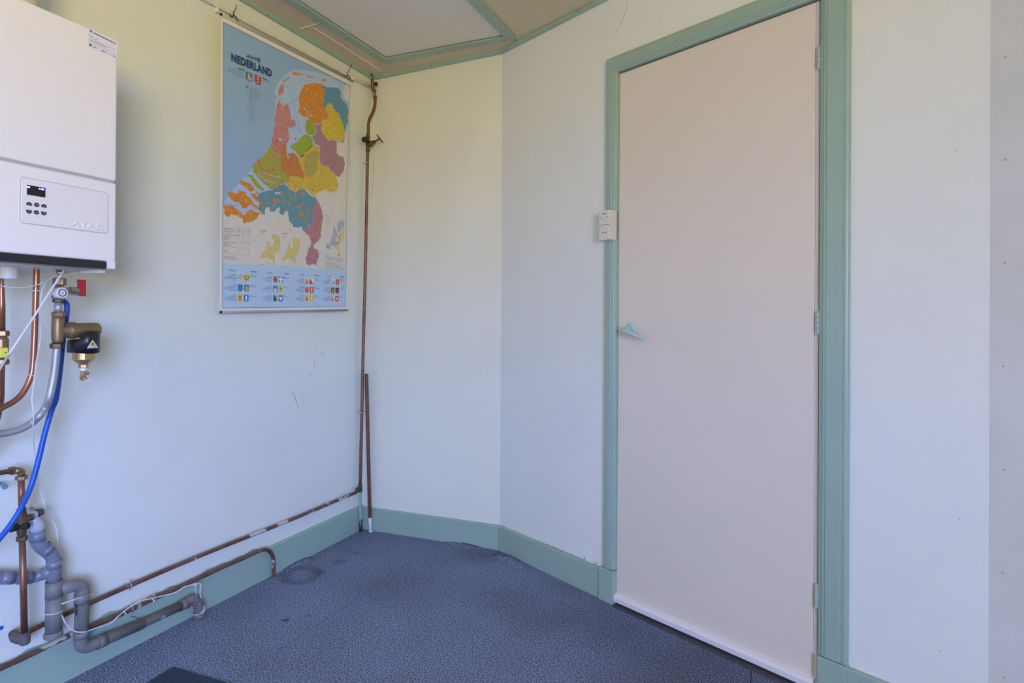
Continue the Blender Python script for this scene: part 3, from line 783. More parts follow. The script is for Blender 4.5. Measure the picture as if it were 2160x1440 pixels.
for q in [(0.4091,2.0815),(0.4225,2.0581),(0.5053,2.0133),(0.3747,2.0165),(0.1342,1.9338),(1.7057,0.2427),(1.7364,1.4991),(0.1149,1.0311),(1.746,0.5835),(0.5823,0.9835)]: m.lathe(W(q[0], q[1], 0), DN, [(.0020, 0), (.0014, .0006)], 6)
o = m.build('pit_mark', MT['crack'], wall_door); o['kind'] = 'stuff'
m = MB()
for k in range(-5, 4):
    m.lathe(DEND + (RW1 - DEND).normalized() * (.030 + random.uniform(-.002, .002)) + Vector((0, 0, 1.456 + .244 * k)), (math.sin(RA), -math.cos(RA), 0), [(.0030, 0), (.0022, .0006)], 6)
o = m.build('pit_mark', MT['scuff_faint'], wall_right); o['kind'] = 'stuff'
# chipped plaster just above the skirting
m = MB()
for k in range(26):
    s = .28 + .33 * k / 25 if k < 18 else random.uniform(.50, .60)
    z = .1140 + (random.uniform(0, .004) if k < 18 else random.uniform(.0, .012))
    r = random.uniform(.002, .005)
    lp = [W(s + r * 1.6 * math.cos(a_) * random.uniform(.6, 1.2), z + r * .5 * math.sin(a_) * random.uniform(.6, 1.2), .0004) for a_ in [2 * PI * j / 7 for j in range(7)]]
    i = m.add(*lp); m.face(i)
o = m.build('chipped_plaster', MT['chip'], wall_door, recalc=False); o['kind'] = 'stuff'
# brushed-over green paint above the left skirting
m = MB()
prev = None
for k in range(150):
    y = -1.75 + 1.05 * k / 149
    h = .013 + .004 * math.sin(k * .23) + .003 * math.sin(k * .61 + 1) + random.uniform(0, .0015)
    if math.sin(k * .11 + .5) > .2: h += .006 * (math.sin(k * .11 + .5) - .2)
    i = m.add((.0006, y, .118), (.0006, y, .118 + h))
    if prev: m.face((prev[0], i[0], i[1], prev[1]))
    prev = i
o = m.build('brushed_paint', MT['green'], wall_left, recalc=False); o['kind'] = 'stuff'

# ------------------------------------------------------------------ boiler
BX, BY0, BY1, BZ0, BZ1 = .35, -1.965, -1.525, 1.193, 1.787
boiler = thing('combi_boiler', 'white wall-hung boiler with small display and black bottom strip, at left edge', 'boiler', (.0, -1.745, 1.193))
MB().box((.0, BY0 + .003, BZ0 + .004), (BX - .022, BY1 - .003, BZ1 - .002)).build('casing', MT['boiler'], boiler, bevel=.004)
MB().box((BX - .021, BY0, 1.4205), (BX, BY1, BZ1)).build('upper_cover', MT['boiler'], boiler, bevel=.005)
MB().box((BX - .026, BY0 + .002, 1.4135), (BX - .008, BY1 - .002, 1.4215)).build('cover_seam', MT['gap_grey'], boiler)
MB().box((BX - .021, BY0, BZ0 + .0185), (BX, BY1, 1.4145)).build('lower_cover', MT['boiler'], boiler, bevel=.0045)
MB().box((BX - .021, -1.5485, BZ0), (BX - .0005, BY1, BZ0 + .020)).build('cover_corner', MT['boiler'], boiler, bevel=.002)
MB().box((BX - .021, BY0, BZ0 - .001), (BX + .002, -1.549, BZ0 + .0178)).build('base_strip', MT['boiler_black'], boiler, bevel=.0025)
MB().box((.01, BY0 + .01, BZ0 - .003), (BX - .024, BY1 - .006, BZ0 + .003)).build('bottom_plate', MT['zinc'], boiler)
MB().box((.24, -1.546, BZ0 - .010), (.32, -1.531, BZ0 - .001)).build('bottom_bracket', MT['white_plastic'], boiler, bevel=.002)
def rrect(y0, y1, z0, z1, r, x, n=6):
    o = []
    for cy, cz, a0 in ((y1 - r, z1 - r, 0), (y0 + r, z1 - r, PI / 2), (y0 + r, z0 + r, PI), (y1 - r, z0 + r, 1.5 * PI)):
        for k in range(n + 1):
            a = a0 + PI / 2 * k / n
            o.append((x, cy + r * math.cos(a), cz + r * math.sin(a)))
    return o
PX = BX + .0012
py0, py1, pz0, pz1 = -1.743, -1.5475, 1.2825, 1.3855
m = MB(); m.prism(rrect(py0 - .0014, py1 + .0014, pz0 - .0014, pz1 + .0014, .009, BX - .002), (.0024, 0, 0)); m.build('panel_groove', MT['gap_grey'], boiler)
m = MB(); m.prism(rrect(py0, py1, pz0, pz1, .008, BX - .002), (.0042, 0, 0)); panel = m.build('control_panel', MT['panel'], boiler, bevel=.001)
PF = BX + .0022
d0, d1 = (0.352,-1.7324,1.3697), (0.352,-1.6942,1.3474)
dy0, dy1, dz0, dz1 = d0[1], d1[1], d1[2], d0[2]
MB().box((PF - .001, dy0 - .003, dz0 - .003), (PF + .0008, dy1 + .005, dz1 + .003)).build('display_frame', MT['panel'], boiler, bevel=.0005)
disp = MB().box((PF - .001, dy0, dz0), (PF + .0012, dy1, dz1)).build('display', MT['display'], boiler)
for a_, b_, y_, z_ in ((.0035, .0022, dy0 + .003, dz1 - .005), (.0025, .0014, dy0 + .026, dz1 - .0045), (.0035, .0022, dy1 - .006, dz1 - .0045)):
    m = MB(); m.prism([(PF + .0012, y_ + a_ * math.cos(2 * PI * j / 10), z_ + b_ * math.sin(2 * PI * j / 10)) for j in range(10)], (.0002, 0, 0)); m.build('display_icon', MT['led'], disp)
for k, p in enumerate([(0.352,-1.7275,1.3265),(0.352,-1.7119,1.3274),(0.352,-1.6966,1.327),(0.352,-1.7275,1.3097),(0.352,-1.7123,1.31),(0.352,-1.6969,1.3105)]):
    r = .0052; lp = []
    for j in range(20):
        a = 2 * PI * j / 20
        c_, s_ = math.cos(a), math.sin(a)
        yy, zz = r * 1.05 * c_, r * .92 * s_
        if k in (0, 2) and s_ < -.55: zz = -r * .6; yy = max(-r, min(r, yy * 1.25))
        if k == 2 and c_ < -.5 and s_ < 0: yy = -r
        if k in (3, 5) and s_ > .35: zz = r * .7; yy = max(-r, min(r, yy * 1.2))
        lp.append((PF, p[1] + yy, p[2] + zz))
    m = MB(); m.prism(lp, (.0012, 0, 0)); b_ = m.build('button', MT['button'], panel)
m = MB()
for k, p in enumerate([(0.352,-1.7275,1.3265),(0.352,-1.7119,1.3274),(0.352,-1.6966,1.327),(0.352,-1.7275,1.3097),(0.352,-1.7123,1.31),(0.352,-1.6969,1.3105)]):
    if k in (1, 4): m.box((PF + .0012, p[1] - .003, p[2] - .0007), (PF + .0014, p[1] + .003, p[2] + .0007))
    else:
        s_ = 1 if k in (0, 2) else -1
        m.prism([(PF + .0012, p[1] - .0017, p[2] - s_ * .0012), (PF + .0012, p[1] + .0017, p[2] - s_ * .0012), (PF + .0012, p[1], p[2] + s_ * .0018)], (.0002, 0, 0))
o = m.build('button_symbol', MT['button_mark'], panel)
def text_on(s, origin, ydir, zdir, h, ndir, off, th, mt, parent, name, fit=None, **kw):
    vs_, fs = text_mesh(s, h, **kw)
    y_, z_, n_ = Vector(ydir).normalized(), Vector(zdir).normalized(), Vector(ndir).normalized()
    sx = 1.0
    if fit: sx = fit / max(v[0] for v in vs_)
    m = MB(); o = Vector(origin)
    i = m.add(*[o + y_ * v[0] * sx + z_ * v[1] + n_ * (off + th) for v in vs_])
    for f in fs: m.face([i[k] for k in f])
    return m.build(name, mt, parent, recalc=False)
def text_solid(s, origin, ydir, zdir, h, ndir, th, mt, parent, name, fit, shear=0.0, offset=0.0):
    cu = bpy.data.curves.new('t', 'FONT'); cu.body = s; cu.size = 1.0; cu.extrude = .02; cu.bevel_depth = .006; cu.shear = shear; cu.offset = offset; cu.resolution_u = 3
    o = bpy.data.objects.new('t', cu); COL.objects.link(o)
    dg = bpy.context.evaluated_depsgraph_get(); me = bpy.data.meshes.new_from_object(o.evaluated_get(dg))
    bpy.data.objects.remove(o); bpy.data.curves.remove(cu)
    w_ = max(v.co.x for v in me.vertices); zmax = max(v.co.z for v in me.vertices)
    m = MB(); O = Vector(origin); y_, z_, n_ = Vector(ydir), Vector(zdir), Vector(ndir)
    i = m.add(*[O + y_ * (v.co.x / w_ * fit) + z_ * (v.co.y / .70 * h) + n_ * ((v.co.z / zmax * .5 + .5) * th) for v in me.vertices])
    for p in me.polygons: m.face([i[k] for k in p.vertices])
    bpy.data.meshes.remove(me)
    return m.build(name, mt, parent)
lg0, lg1 = (0.352,-1.6352,1.2892), (0.352,-1.5597,1.2893)
text_solid('ATAG', (PF - .0004, lg0[1], (lg0[2] + lg1[2]) / 2 + .0), (0, 1, 0), (0, 0, 1), .0145, (1, 0, 0), .0030, MT['panel'], panel, 'raised_logo', lg1[1] - lg0[1], shear=.12, offset=.0)
st = [(0.3505,-1.5994,1.7866), (0.3505,-1.5251,1.7811), (0.3505,-1.5288,1.7358), (0.3505,-1.6011,1.7403)]
m = MB(); m.prism([(BX + .0001, p[1], p[2]) for p in st], (.0004, 0, 0)); stick_l = m.build('service_sticker', MT['label'], boiler)
def stp(u, v):
    a = Vector(st[0]).lerp(Vector(st[1]), u); b = Vector(st[3]).lerp(Vector(st[2]), u)
    p = a.lerp(b, v); return (BX + .0007, p.y, p.z)
def stq(m, u0, u1, v0, v1):
    i = m.add(stp(u0, v0), stp(u1, v0), stp(u1, v1), stp(u0, v1)); m.face(i)
m = MB()
stq(m, .16, .92, .11, .17); stq(m, .05, .12, .06, .17)
o = m.build('print_heading', MT['ink_blue'], stick_l, recalc=False)
m = MB()
stq(m, .06, .95, .50, .515); stq(m, .06, .95, .72, .735); stq(m, .06, .16, .36, .41); stq(m, .06, .20, .60, .64); stq(m, .24, .30, .40, .46)
u = .22
for k in range(9): stq(m, u, u + .035, .55 + .03 * (k % 2), .66 - .02 * (k % 3)); u += .045
m.build('print_lines', MT['ink_grey'], stick_l, recalc=False)
m = MB(); stq(m, .05, .14, .80, .94); stq(m, .46, .60, .86, .91); stq(m, .60, .80, .885, .90)
for k in range(3):
    u = .85 + .035 * k
    i = m.add(stp(u, .83 if k % 2 else .86), stp(u + .018, .83 if k % 2 else .86), stp(u + .045, .94), stp(u + .03, .94)); m.face(i)
m.build('print_marks', MT['ink_blue'], stick_l, recalc=False)['kind'] = 'stuff'
m = MB(); stq(m, .18, .30, .85, .93); m.build('print_badge', MT['ink_cyan'], stick_l, recalc=False)
sp = (0.2,-1.6865,1.1612)
m = MB(); m.lathe((.20, sp[1], sp[2]), (0, 0, 1), [(.0165, 0), (.0178, .003), (.0178, 1.1898 - sp[2])], 22); m.build('condensate_spout', MT['white_milky'], boiler)

fl = thing('flue_pipe', 'cream flue pipe rising behind the top of the boiler', 'pipe', (.16, -1.66, 1.78))
m = MB(); q = (0.16,-1.6123,1.8833)
m.lathe((.16, q[1] - .035, 1.788), (0, 0, 1), [(.052, 0), (.052, .03), (.040, .034), (.040, HC - 1.788)], 28, True); m.build('flue_tube', MT['ivory'], fl)
q = (0.16,-1.5843,1.8818)
m = MB(); m.lathe((.16, q[1], 1.787), (0, 0, 1), [(.013, 0), (.013, .034), (.009, .038), (.009, .048)], 14); m.build('test_cap', mat('cap_yellow', (.74, .66, .40), .5), fl)

# ------------------------------------------------------------------ pipes under the boiler
def into_wall(p, run_=.24):
    p = Vector(p)
    return [Vector((p.x, p.y - run_ * .5, p.z)), Vector((p.x, p.y - run_, p.z)), Vector((p.x * .55, p.y - run_ - .07, p.z)), Vector((-.02, p.y - run_ - .09, p.z))]
gas = thing('gas_pipe', 'bright copper pipe with yellow valve, cut by the left picture edge', 'pipe', (0.17,-1.6875,1.0311))
PA = [(0.17,-1.6886,1.2082),(0.17,-1.6872,1.1011),(0.17,-1.686,1.0253)]
PB_ = [(0.17,-1.6859,0.9553)] + [(0.16,-1.6814,0.9136)] + [(0.135,-1.6703,0.8521)]
m = MB(); m.tube([Vector((.17, PA[0][1], 1.1895))] + [Vector(p) for p in PA], .0078); m.build('upper_pipe', MT['copper'], gas)
m = MB(); m.tube(smooth_path(PB_ + [(0.115,-1.6739,0.7858), (0.1,-1.692,0.7227)] + into_wall((0.1,-1.692,0.7227), .12)), .0078); m.build('lower_pipe', MT['copper'], gas)
for p, h in (((0.17,-1.686,1.0276), .014), ((0.17,-1.6859,0.9576), .014)): nut(p, (0, 0, 1), .0155, h, MT['brass'], gas)
a, b = (0.17,-1.6859,1.0206), (0.17,-1.6859,0.9611)
m = MB(); m.lathe((.17, a[1], b[2]), (0, 0, 1), [(.010, 0), (.014, .008), (.014, a[2] - b[2] - .008), (.010, a[2] - b[2])], 16); m.build('valve_body', MT['brass'], gas)
c = (0.195,-1.6938,0.9815)
m = MB(); m.box((.186, c[1] - .012, c[2] - .0125), (.200, c[1] + .008, c[2] + .0125)); yh = m.build('yellow_handle', MT['yellow'], gas, bevel=.003)
m = MB(); m.lathe((.200, c[1] + .001, c[2]), (1, 0, 0), [(.002, 0), (.002, .0006)], 8); m.build('screw', MT['screw'], yh)

heat = thing('copper_pipe', 'bright copper pipe curving down left from under the boiler', 'pipe', (0.17,-1.612,1.1272))
HB = [Vector(p) for p in [(0.17,-1.6101,1.1932),(0.17,-1.6114,1.1162),(0.17,-1.614,1.0077),(0.17,-1.6169,0.941),(0.17,-1.6215,0.9147),(0.17,-1.6326,0.8868),(0.17,-1.6493,0.8641),(0.17,-1.6759,0.8479),(0.17,-1.7095,0.8397)]]
HB = [Vector((.17, HB[0].y, 1.1895))] + HB
m = MB(); m.tube(smooth_path(HB + into_wall(HB[-1])), .0071, 16); m.build('pipe', MT['copper'], heat)
for p, dr in (((0.17,-1.6205,0.9182), (0, -.35, -.9)), ((0.17,-1.611,1.1358), (0, -.03, 1))):
    m = MB(); m.torus(p, dr, .0080, .0012, 18, 6); m.build('cable_tie', MT['cable'], heat)

SX = .20
ret = thing('return_pipe', 'grey steel pipe with brass nuts curving from boiler to left edge', 'pipe', (SX, -1.56, 1.10))
top = (0.2,-1.5716,1.1781)
m = MB(); m.tube([(SX, top[1], 1.1895), top], .0088); m.build('stub', MT['chrome'], ret)
nut((0.2,-1.5726,1.1606), (0, 0, 1), .0145, .020, MT['brass'], ret)
nut((0.2,-1.5758,1.111), (0, 0, 1), .0118, .0095, MT['brass_old'], ret)
m = MB(); m.tube([(0.2,-1.5755,1.1061),(0.2,-1.5747,1.0788)], .0092); m.build('sleeve', MT['steel'], ret)
nut((0.2,-1.5776,0.9936), (0, 0, 1), .0152, .0135, MT['brass_old'], ret)
m = MB(); m.tube(smooth_path([(0.2,-1.5779,0.9887),(0.2,-1.5796,0.9641),(0.2,-1.582,0.9359),(0.2,-1.5868,0.8995),(0.2,-1.5943,0.8611)] + [(0.185,-1.5945,0.8345),(0.185,-1.6087,0.8145)] + [(0.17,-1.6172,0.7977),(0.17,-1.6412,0.7859),(0.17,-1.6671,0.7814),(0.17,-1.6873,0.7813),(0.17,-1.7119,0.7827)] + into_wall((0.17,-1.7119,0.7827))), .0092, 18); m.build('pipe', MT['steel'], ret)

valve = thing('filling_valve', 'nickel valve with white round cap and red lever under the boiler', 'valve', (0.2,-1.573,1.1346))
va, vb = (0.2,-1.5737,1.1507), (0.2,-1.5751,1.1147)
m = MB(); m.lathe((SX, va[1], vb[2]), (0, 0, 1), [(.010, 0), (.0125, .006), (.0125, va[2] - vb[2] - .006), (.010, va[2] - vb[2])], 16); m.build('valve_body', MT['chrome'], valve)
vc = (0.222,-1.5812,1.1312)
m = MB(); m.lathe((SX + .005, vc[1], vc[2]), (1, 0, 0), [(.011, 0), (.0145, .006), (.0145, .020), (.0135, .0225), (.0135, .0225)], 20)
cap = m.build('round_cap', MT['white_plastic'], valve)
m = MB(); m.torus((SX + .0278, vc[1], vc[2]), (1, 0, 0), .0088, .0013, 22, 6); m.build('cap_ring', MT['dark_grey'], cap)
m = MB(); m.lathe((SX + .027, vc[1], vc[2]), (1, 0, 0), [(.0035, 0), (.003, .0015)], 10); m.build('cap_centre', MT['gap_grey'], cap)
s0, s1 = (0.2,-1.5544,1.1372), (0.2,-1.5233,1.1366)
L_ = s1[1] - s0[1] + .004
m = MB(); m.lathe((SX, s0[1] - .008, s0[2]), (0, 1, 0), [(.0095, 0), (.0095, .012), (.0118, .013), (.0118, L_), (.006, L_ + .002), (.006, L_ + .010)], 8); m.build('spindle_housing', MT['chrome'], valve)
r0, r1 = (0.2,-1.5265,1.1696), (0.2,-1.5087,1.1247)
m = MB(); m.hexa([(SX - .007, r0[1] + .003, r1[2]), (SX + .007, r0[1] + .003, r1[2]), (SX + .007, r1[1], r1[2]), (SX - .007, r1[1], r1[2]), (SX - .007, r0[1], r0[2]), (SX + .007, r0[1], r0[2]), (SX + .007, r1[1], r0[2] - .001), (SX - .007, r1[1], r0[2] - .001)]); m.build('red_lever', MT['red'], valve, bevel=.0018)

filt = thing('dirt_filter', 'brass dirt filter with black magnet collar and warning triangle', 'filter', (0.2,-1.5428,1.0287))
FXX = SX
nut((0.2,-1.5744,1.0751), (0, 0, 1), .0160, .014, MT['brass'], filt, 'union_nut', 8)
ta, tb = (0.2,-1.5743,1.0677), (0.2,-1.5757,1.001)
m = MB(); m.lathe((SX, (ta[1] + tb[1]) / 2, tb[2]), (0, 0, 1), [(.0125, 0), (.0135, .006), (.0148, .022), (.0148, .040), (.0140, ta[2] - tb[2] - .004), (.0125, ta[2] - tb[2])], 22, True); m.build('tee_body', MT['bronze'], filt)
a0, a1 = Vector((0.2,-1.5732,1.0324)), Vector((0.2,-1.4729,1.0313))
a1.z = a0.z + .001
m = MB(); ax = (a1 - a0); LL = ax.length
m.lathe(a0, ax, [(.0128, 0), (.0150, .008), (.0190, .020), (.0212, .0245), (.0212, .0385), (.0198, .0390), (.0198, LL - .005), (.0180, LL - .001), (.010, LL)], 32); m.build('arm', MT['bronze'], filt)
m = MB(); pr = []
c = a0 + ax.normalized() * .025
for k in range(36):
    a = 2 * PI * k / 36
    u = ax.normalized().cross(Vector((0, 0, 1))).normalized(); w = ax.normalized().cross(u)
    p = c + (u * math.cos(a) + w * math.sin(a)) * .0212
    t = (u * -math.sin(a) + w * math.cos(a)) * .0009; r_ = (u * math.cos(a) + w * math.sin(a)) * .0012; x_ = ax.normalized() * .013
    m.hexa([p - t - r_, p + t - r_, p + t + r_, p - t + r_, p - t - r_ + x_, p + t - r_ + x_, p + t + r_ + x_, p - t + r_ + x_])
m.lathe(c, ax, [(.0205, 0), (.0216, .001), (.0216, .012), (.0205, .013)], 28); kn = m.build('knurled_ring', MT['bronze'], filt)
vcx = (0.2,-1.5104,1.0024)
VY = vcx[1]
c_top, c_bot = (0.2,-1.5101,1.0281), (0.22,-1.5219,0.9728)
z_hi, z_lo = (0.22,-1.4939,1.0281)[2], (0.22,-1.5545,1.005)[2]
m = MB(); n = 36; R1 = .0375
lo, hi, loi, hii = [], [], [], []
for k in range(n):
    a = 2 * PI * k / n
    y_, x_ = VY + R1 * math.cos(a), SX + R1 * .96 * math.sin(a)
    f_ = max(0, min(1, ((.54 * math.sin(a) + .84 * math.cos(a) + 1) / 2 - .25) / .47))   # the cut rises towards the arm's closed end
    f_ = f_ * f_ * (3 - 2 * f_)
    hi.append((x_, y_, z_lo + (z_hi - z_lo) * f_ + .001)); lo.append((x_, y_, c_bot[2] + .002 * math.cos(2 * a)))
    hii.append((SX + (x_ - SX) * .86, VY + (y_ - VY) * .86, z_lo + (z_hi - z_lo) * f_ + .003)); loi.append((SX + (x_ - SX) * .7, VY + (y_ - VY) * .7, c_bot[2] + .001))
hi, lo, hii, loi = m.add(*hi), m.add(*lo), m.add(*hii), m.add(*loi)
for k in range(n):
    j = (k + 1) % n
    m.face((lo[k], lo[j], hi[j], hi[k]), True); m.face((hi[k], hi[j], hii[j], hii[k]), True); m.face((loi[j], loi[k], hii[k], hii[j])); m.face((lo[j], lo[k], loi[k], loi[j]))
collar = m.build('magnet_collar', MT['black_plastic'], filt)
# warning sticker, wrapped on the collar's front
camdir = Vector((1.91 - SX, -2.57 - VY, 0)).normalized()
def on_collar(px_off, z):
    side = Vector((-camdir.y, camdir.x, 0))
    th = math.asin(max(-1, min(1, px_off / R1)))
    d_ = camdir * math.cos(th) + side * math.sin(th)
    return Vector((SX + d_.x * R1 * .98, VY + d_.y * R1 * 1.01, z)) + d_ * .0012
def tri(w_, h_, zc_, off, grow, name, mt, parent):
    m = MB(); rows = []
    for k in range(5):
        t = k / 4
        rows.append(m.add(*[on_collar(off + w_ * (1 - t) * (j / 4 - .5), zc_ - h_ / 2 + h_ * t) + camdir * grow for j in range(5)]))
    for r0_, r1_ in zip(rows, rows[1:]):
        for j in range(4): m.face((r0_[j], r0_[j + 1], r1_[j + 1], r1_[j]))
    return m.build(name, mt, parent, recalc=False)
tz = (0.235,-1.5075,0.9967)[2]
ws = tri(.0245, .0225, tz, .0195, .0, 'warning_sticker', MT['label'], filt)
tri(.0135, .0135, tz + .0020, .0195, .0006, 'warning_triangle', INK['s_yellow'], ws)
m = MB()
for o_ in (-.0016, .0016):
    i = m.add(*[on_collar(.0195 + o_ + dx, tz - .0015 + dz) + camdir * .0011 for dx, dz in ((-.0008, -.0018), (.0008, -.0018), (.0008, .0022), (-.0008, .0022))]); m.face(i)
i = m.add(*[on_collar(.0195 + dx, tz - .0015 + dz) + camdir * .0011 for dx, dz in ((-.0024, .0020), (.0024, .0020), (.0024, .0034), (-.0024, .0034))]); m.face(i)
m.build('warning_symbol', MT['black_plastic'], ws, recalc=False)
m = MB()
for k in range(3):
    w_ = .0075 + .0012 * k; z_ = tz - .0062 - .0016 * k
    i = m.add(*[on_collar(.0195 + dx, z_ + dz) + camdir * .0011 for dx, dz in ((-w_, -.0004), (0, -.0004), (w_, -.0004), (w_, .0004), (0, .0004), (-w_, .0004))]); m.face(i)
m.build('warning_print', MT['ink_grey'], ws, recalc=False)
m = MB()
for z_ in ((0.23,-1.5267,1.0137)[2], (0.23,-1.5265,0.9999)[2]):
    p = on_collar(.0005, z_); m.lathe(p - camdir * .0012, camdir, [(.0018, 0), (.0016, .0008)], 8)
m.build('collar_hole', MT['hole'], filt)
bz0, bz1, bz2 = (0.2,-1.5095,0.9742)[2], (0.2,-1.5094,0.9543)[2], (0.2,-1.5092,0.9408)[2]
m = MB(); m.lathe((SX, VY, bz2), (0, 0, 1), [(.0105, 0), (.0175, .006), (.0258, bz1 - bz2), (.0258, bz0 - bz2 + .006), (.010, bz0 - bz2 + .01)], 28); m.build('bowl', MT['brass_light'], filt)
hz1 = (0.2,-1.5091,0.9312)[2]
m = MB(); m.lathe((SX, VY, hz1), (0, 0, 1), [(.0105, 0), (.0115, .001), (.0115, bz2 - hz1 - .0005)], 6); m.build('hex_plug', MT['brass_light'], filt)
pz = (0.2,-1.5091,0.9228)[2]
m = MB(); m.lathe((SX, VY, pz), (0, 0, 1), [(.006, 0), (.0078, .001), (.0078, hz1 - pz)], 14); m.build('thread_tape', MT['ptfe'], filt)
cz0 = (0.2,-1.5089,0.91)[2]
m = MB(); m.lathe((SX, VY, cz0), (0, 0, 1), [(.0058, 0), (.0068, .001), (.0068, pz - cz0)], 10); m.build('drain_cock', MT['brass_light'], filt)
sp_ = Vector((SX, VY, (cz0 + pz) / 2)) + Vector((.5, .5, 0)).normalized() * .004
m = MB(); m.lathe(sp_, (.6, .6, -.05), [(.0046, 0), (.0046, .0075), (.0040, .0085)], 12); m.build('drain_screw', MT['brass'], filt)
cz1 = (0.2,-1.5088,0.8971)[2]
m = MB(); m.lathe((SX, VY, cz1), (0, 0, 1), [(.004, 0), (.0085, .002), (.0092, .005), (.0085, .008), (.005, cz0 - cz1)], 8); m.build('drain_nut', MT['brass_light'], filt)
m = MB(); m.torus((SX + .012, VY + .008, cz1 + .003), (.3, -.1, 1), .0095, .0016, 18, 6, 1.6 * PI); m.build('retaining_loop', MT['white_plastic'], filt)

hose = thing('water_hose', 'bright blue hose hanging from valve to lower left edge', 'hose', (0.11,-1.5693,0.6794))
m = MB(); m.tube(smooth_path([(.17, vc[1] + .012, (0.17,-1.5448,1.1234)[2])] + [(0.165,-1.5363,1.1071),(0.165,-1.5332,1.0855),(0.165,-1.5353,1.0599)] + [(0.15,-1.5321,1.0213),(0.15,-1.5359,0.9766),(0.15,-1.5407,0.9207),(0.15,-1.5491,0.8503)] + [(0.14,-1.5523,0.8247),(0.14,-1.5613,0.793),(0.14,-1.5724,0.7495),(0.14,-1.5859,0.686),(0.14,-1.6021,0.6266)] + [(0.15,-1.6287,0.5812),(0.15,-1.6521,0.5449),(0.15,-1.6749,0.519),(0.15,-1.7006,0.4974)] + into_wall((0.15,-1.7006,0.4974), .16)), .0068, 18); m.build('hose_tube', MT['hose'], hose)

wire1 = thing('diagonal_cable', 'thick white cable slanting from boiler across the copper pipe', 'cable', (0.215,-1.6405,1.0676))
m = MB(); m.tube(smooth_path([(0.24,-1.5838,1.1917)] + [(0.235,-1.6137,1.135)] + [(0.225,-1.646,1.0677),(0.225,-1.6907,0.9914)] + [(0.2,-1.6873,0.9738)]), .0027, 10); m.build('cable_sheath', MT['cable'], wire1)
m = MB(); m.tube([(0.2,-1.6868,0.9743),(0.2,-1.6952,0.9593),(0.2,-1.7097,0.9317)], .0029, 10); m.build('cable_end', MT['gap_grey'], wire1)
wire2 = tag(MB().tube(smooth_path([(0.18,-1.5323,1.1887),(0.18,-1.5629,1.1816),(0.18,-1.5827,1.1691),(0.18,-1.6001,1.1435),(0.18,-1.6053,1.1115),(0.18,-1.606,1.0626),(0.18,-1.6041,1.0357)] + [(0.19,-1.6128,0.9948),(0.19,-1.6196,0.9552),(0.19,-1.6233,0.9157),(0.19,-1.6272,0.8752)] + [(0.192,-1.6297,0.8564),(0.192,-1.6258,0.8175)] + [(0.165,-1.612,0.7673)] + [(0.11,-1.5781,0.7128)] + [(0.085,-1.558,0.636),(0.085,-1.5459,0.5879),(0.085,-1.5355,0.5463)] + [(0.04,-1.4926,0.4947),(0.04,-1.4811,0.4616),(0.04,-1.4763,0.4154),(0.04,-1.4742,0.3849)]), .0015, 8).build('sensor_cable', MT['cable']), 'thin white cable hanging down past blue hose to drain pipe', 'cable')
wire3 = tag(MB().tube(smooth_path([(0.19,-1.5501,1.1885),(0.19,-1.571,1.1795),(0.19,-1.5958,1.162),(0.19,-1.6329,1.1454),(0.19,-1.6643,1.1415),(0.19,-1.6927,1.1425),(0.19,-1.7202,1.1502)] + [(.19, -1.86, 1.189)]), .0014, 8).build('loose_cable', MT['cable']), 'thin white cable looping left just below the boiler', 'cable')

# ------------------------------------------------------------------ copper water pipe with stop valve, lower left
wp = thing('water_pipe', 'tarnished copper upright with brass elbow and stop valve, lower left', 'pipe', (0.08,-1.5915,0.5742))
WX = .08
el = Vector((0.08,-1.5922,0.6587))
m = MB(); m.tube(smooth_path(into_wall((0.08,-1.6718,0.665))[::-1] + [(0.08,-1.6718,0.665),(0.08,-1.6409,0.665),(0.08,-1.6175,0.6639)]), .0062); m.build('branch_pipe', MT['copper_old'], wp)
nut((0.07,-1.6079,0.6619), (0, 1, .05), .0115, .013, MT['brass'], wp)
m = MB(); m.tube(fillet([Vector((0.08,-1.6088,0.6637)), el, Vector((0.08,-1.5921,0.6461))], .013), .0088, 16); m.build('elbow', MT['brass'], wp)
nut((0.07,-1.5868,0.6387), (0, 0, 1), .0135, .012, MT['brass'], wp)
u0 = Vector((0.08,-1.5924,0.6348)); u1 = Vector((0.08,-1.5902,0.5549)); u2 = Vector((0.08,-1.5884,0.4725)); u3 = Vector((0.08,-1.5811,0.2172))
m = MB(); m.tube([u0, u1], .0077, 16); m.build('upper_pipe', MT['copper_old'], wp)
m = MB(); m.tube([u2, (u2 + u3) / 2, u3], [.0077, .0077, .0080], 16); m.build('lower_pipe', MT['copper_old'], wp)
c = Vector((0.08,-1.5899,0.5196)); hh = (u1 - Vector((0.08,-1.5896,0.4893))).length
m = MB(); m.lathe(Vector((WX, c.y, c.z - hh / 2)), (0, 0, 1), [(.008, 0), (.0105, .004), (.0125, hh * .35), (.0140, hh * .5), (.0125, hh * .68), (.0105, hh - .004), (.008, hh)], 14); vb_ = m.build('stop_valve', MT['brass_old'], wp)
nut((0.07,-1.5838,0.4758), (0, 0, 1), .0128, .014, MT['brass_old'], wp)
nut((0.07,-1.5854,0.5535), (0, 0, 1), .0105, .010, MT['brass'], wp)
p = Vector((0.095,-1.6066,0.5144))
m = MB(); m.lathe(Vector((WX, c.y, p.z)), (.25, -1, 0), [(.0075, 0), (.0085, .016), (.0095, .017), (.0095, .030), (.008, .031)], 14); m.build('drain_spout', MT['black_rubber'], vb_)
p = Vector((0.1,-1.5888,0.5139))
m = MB(); m.lathe(Vector((WX + .004, p.y - .006, p.z)), (.9, .45, .05), [(.0075, 0), (.0085, .008), (.0085, .020), (.006, .021), (.006, .014)], 16); m.build('test_port', MT['black_rubber'], vb_)
p = Vector((0.075,-1.5738,0.5292))
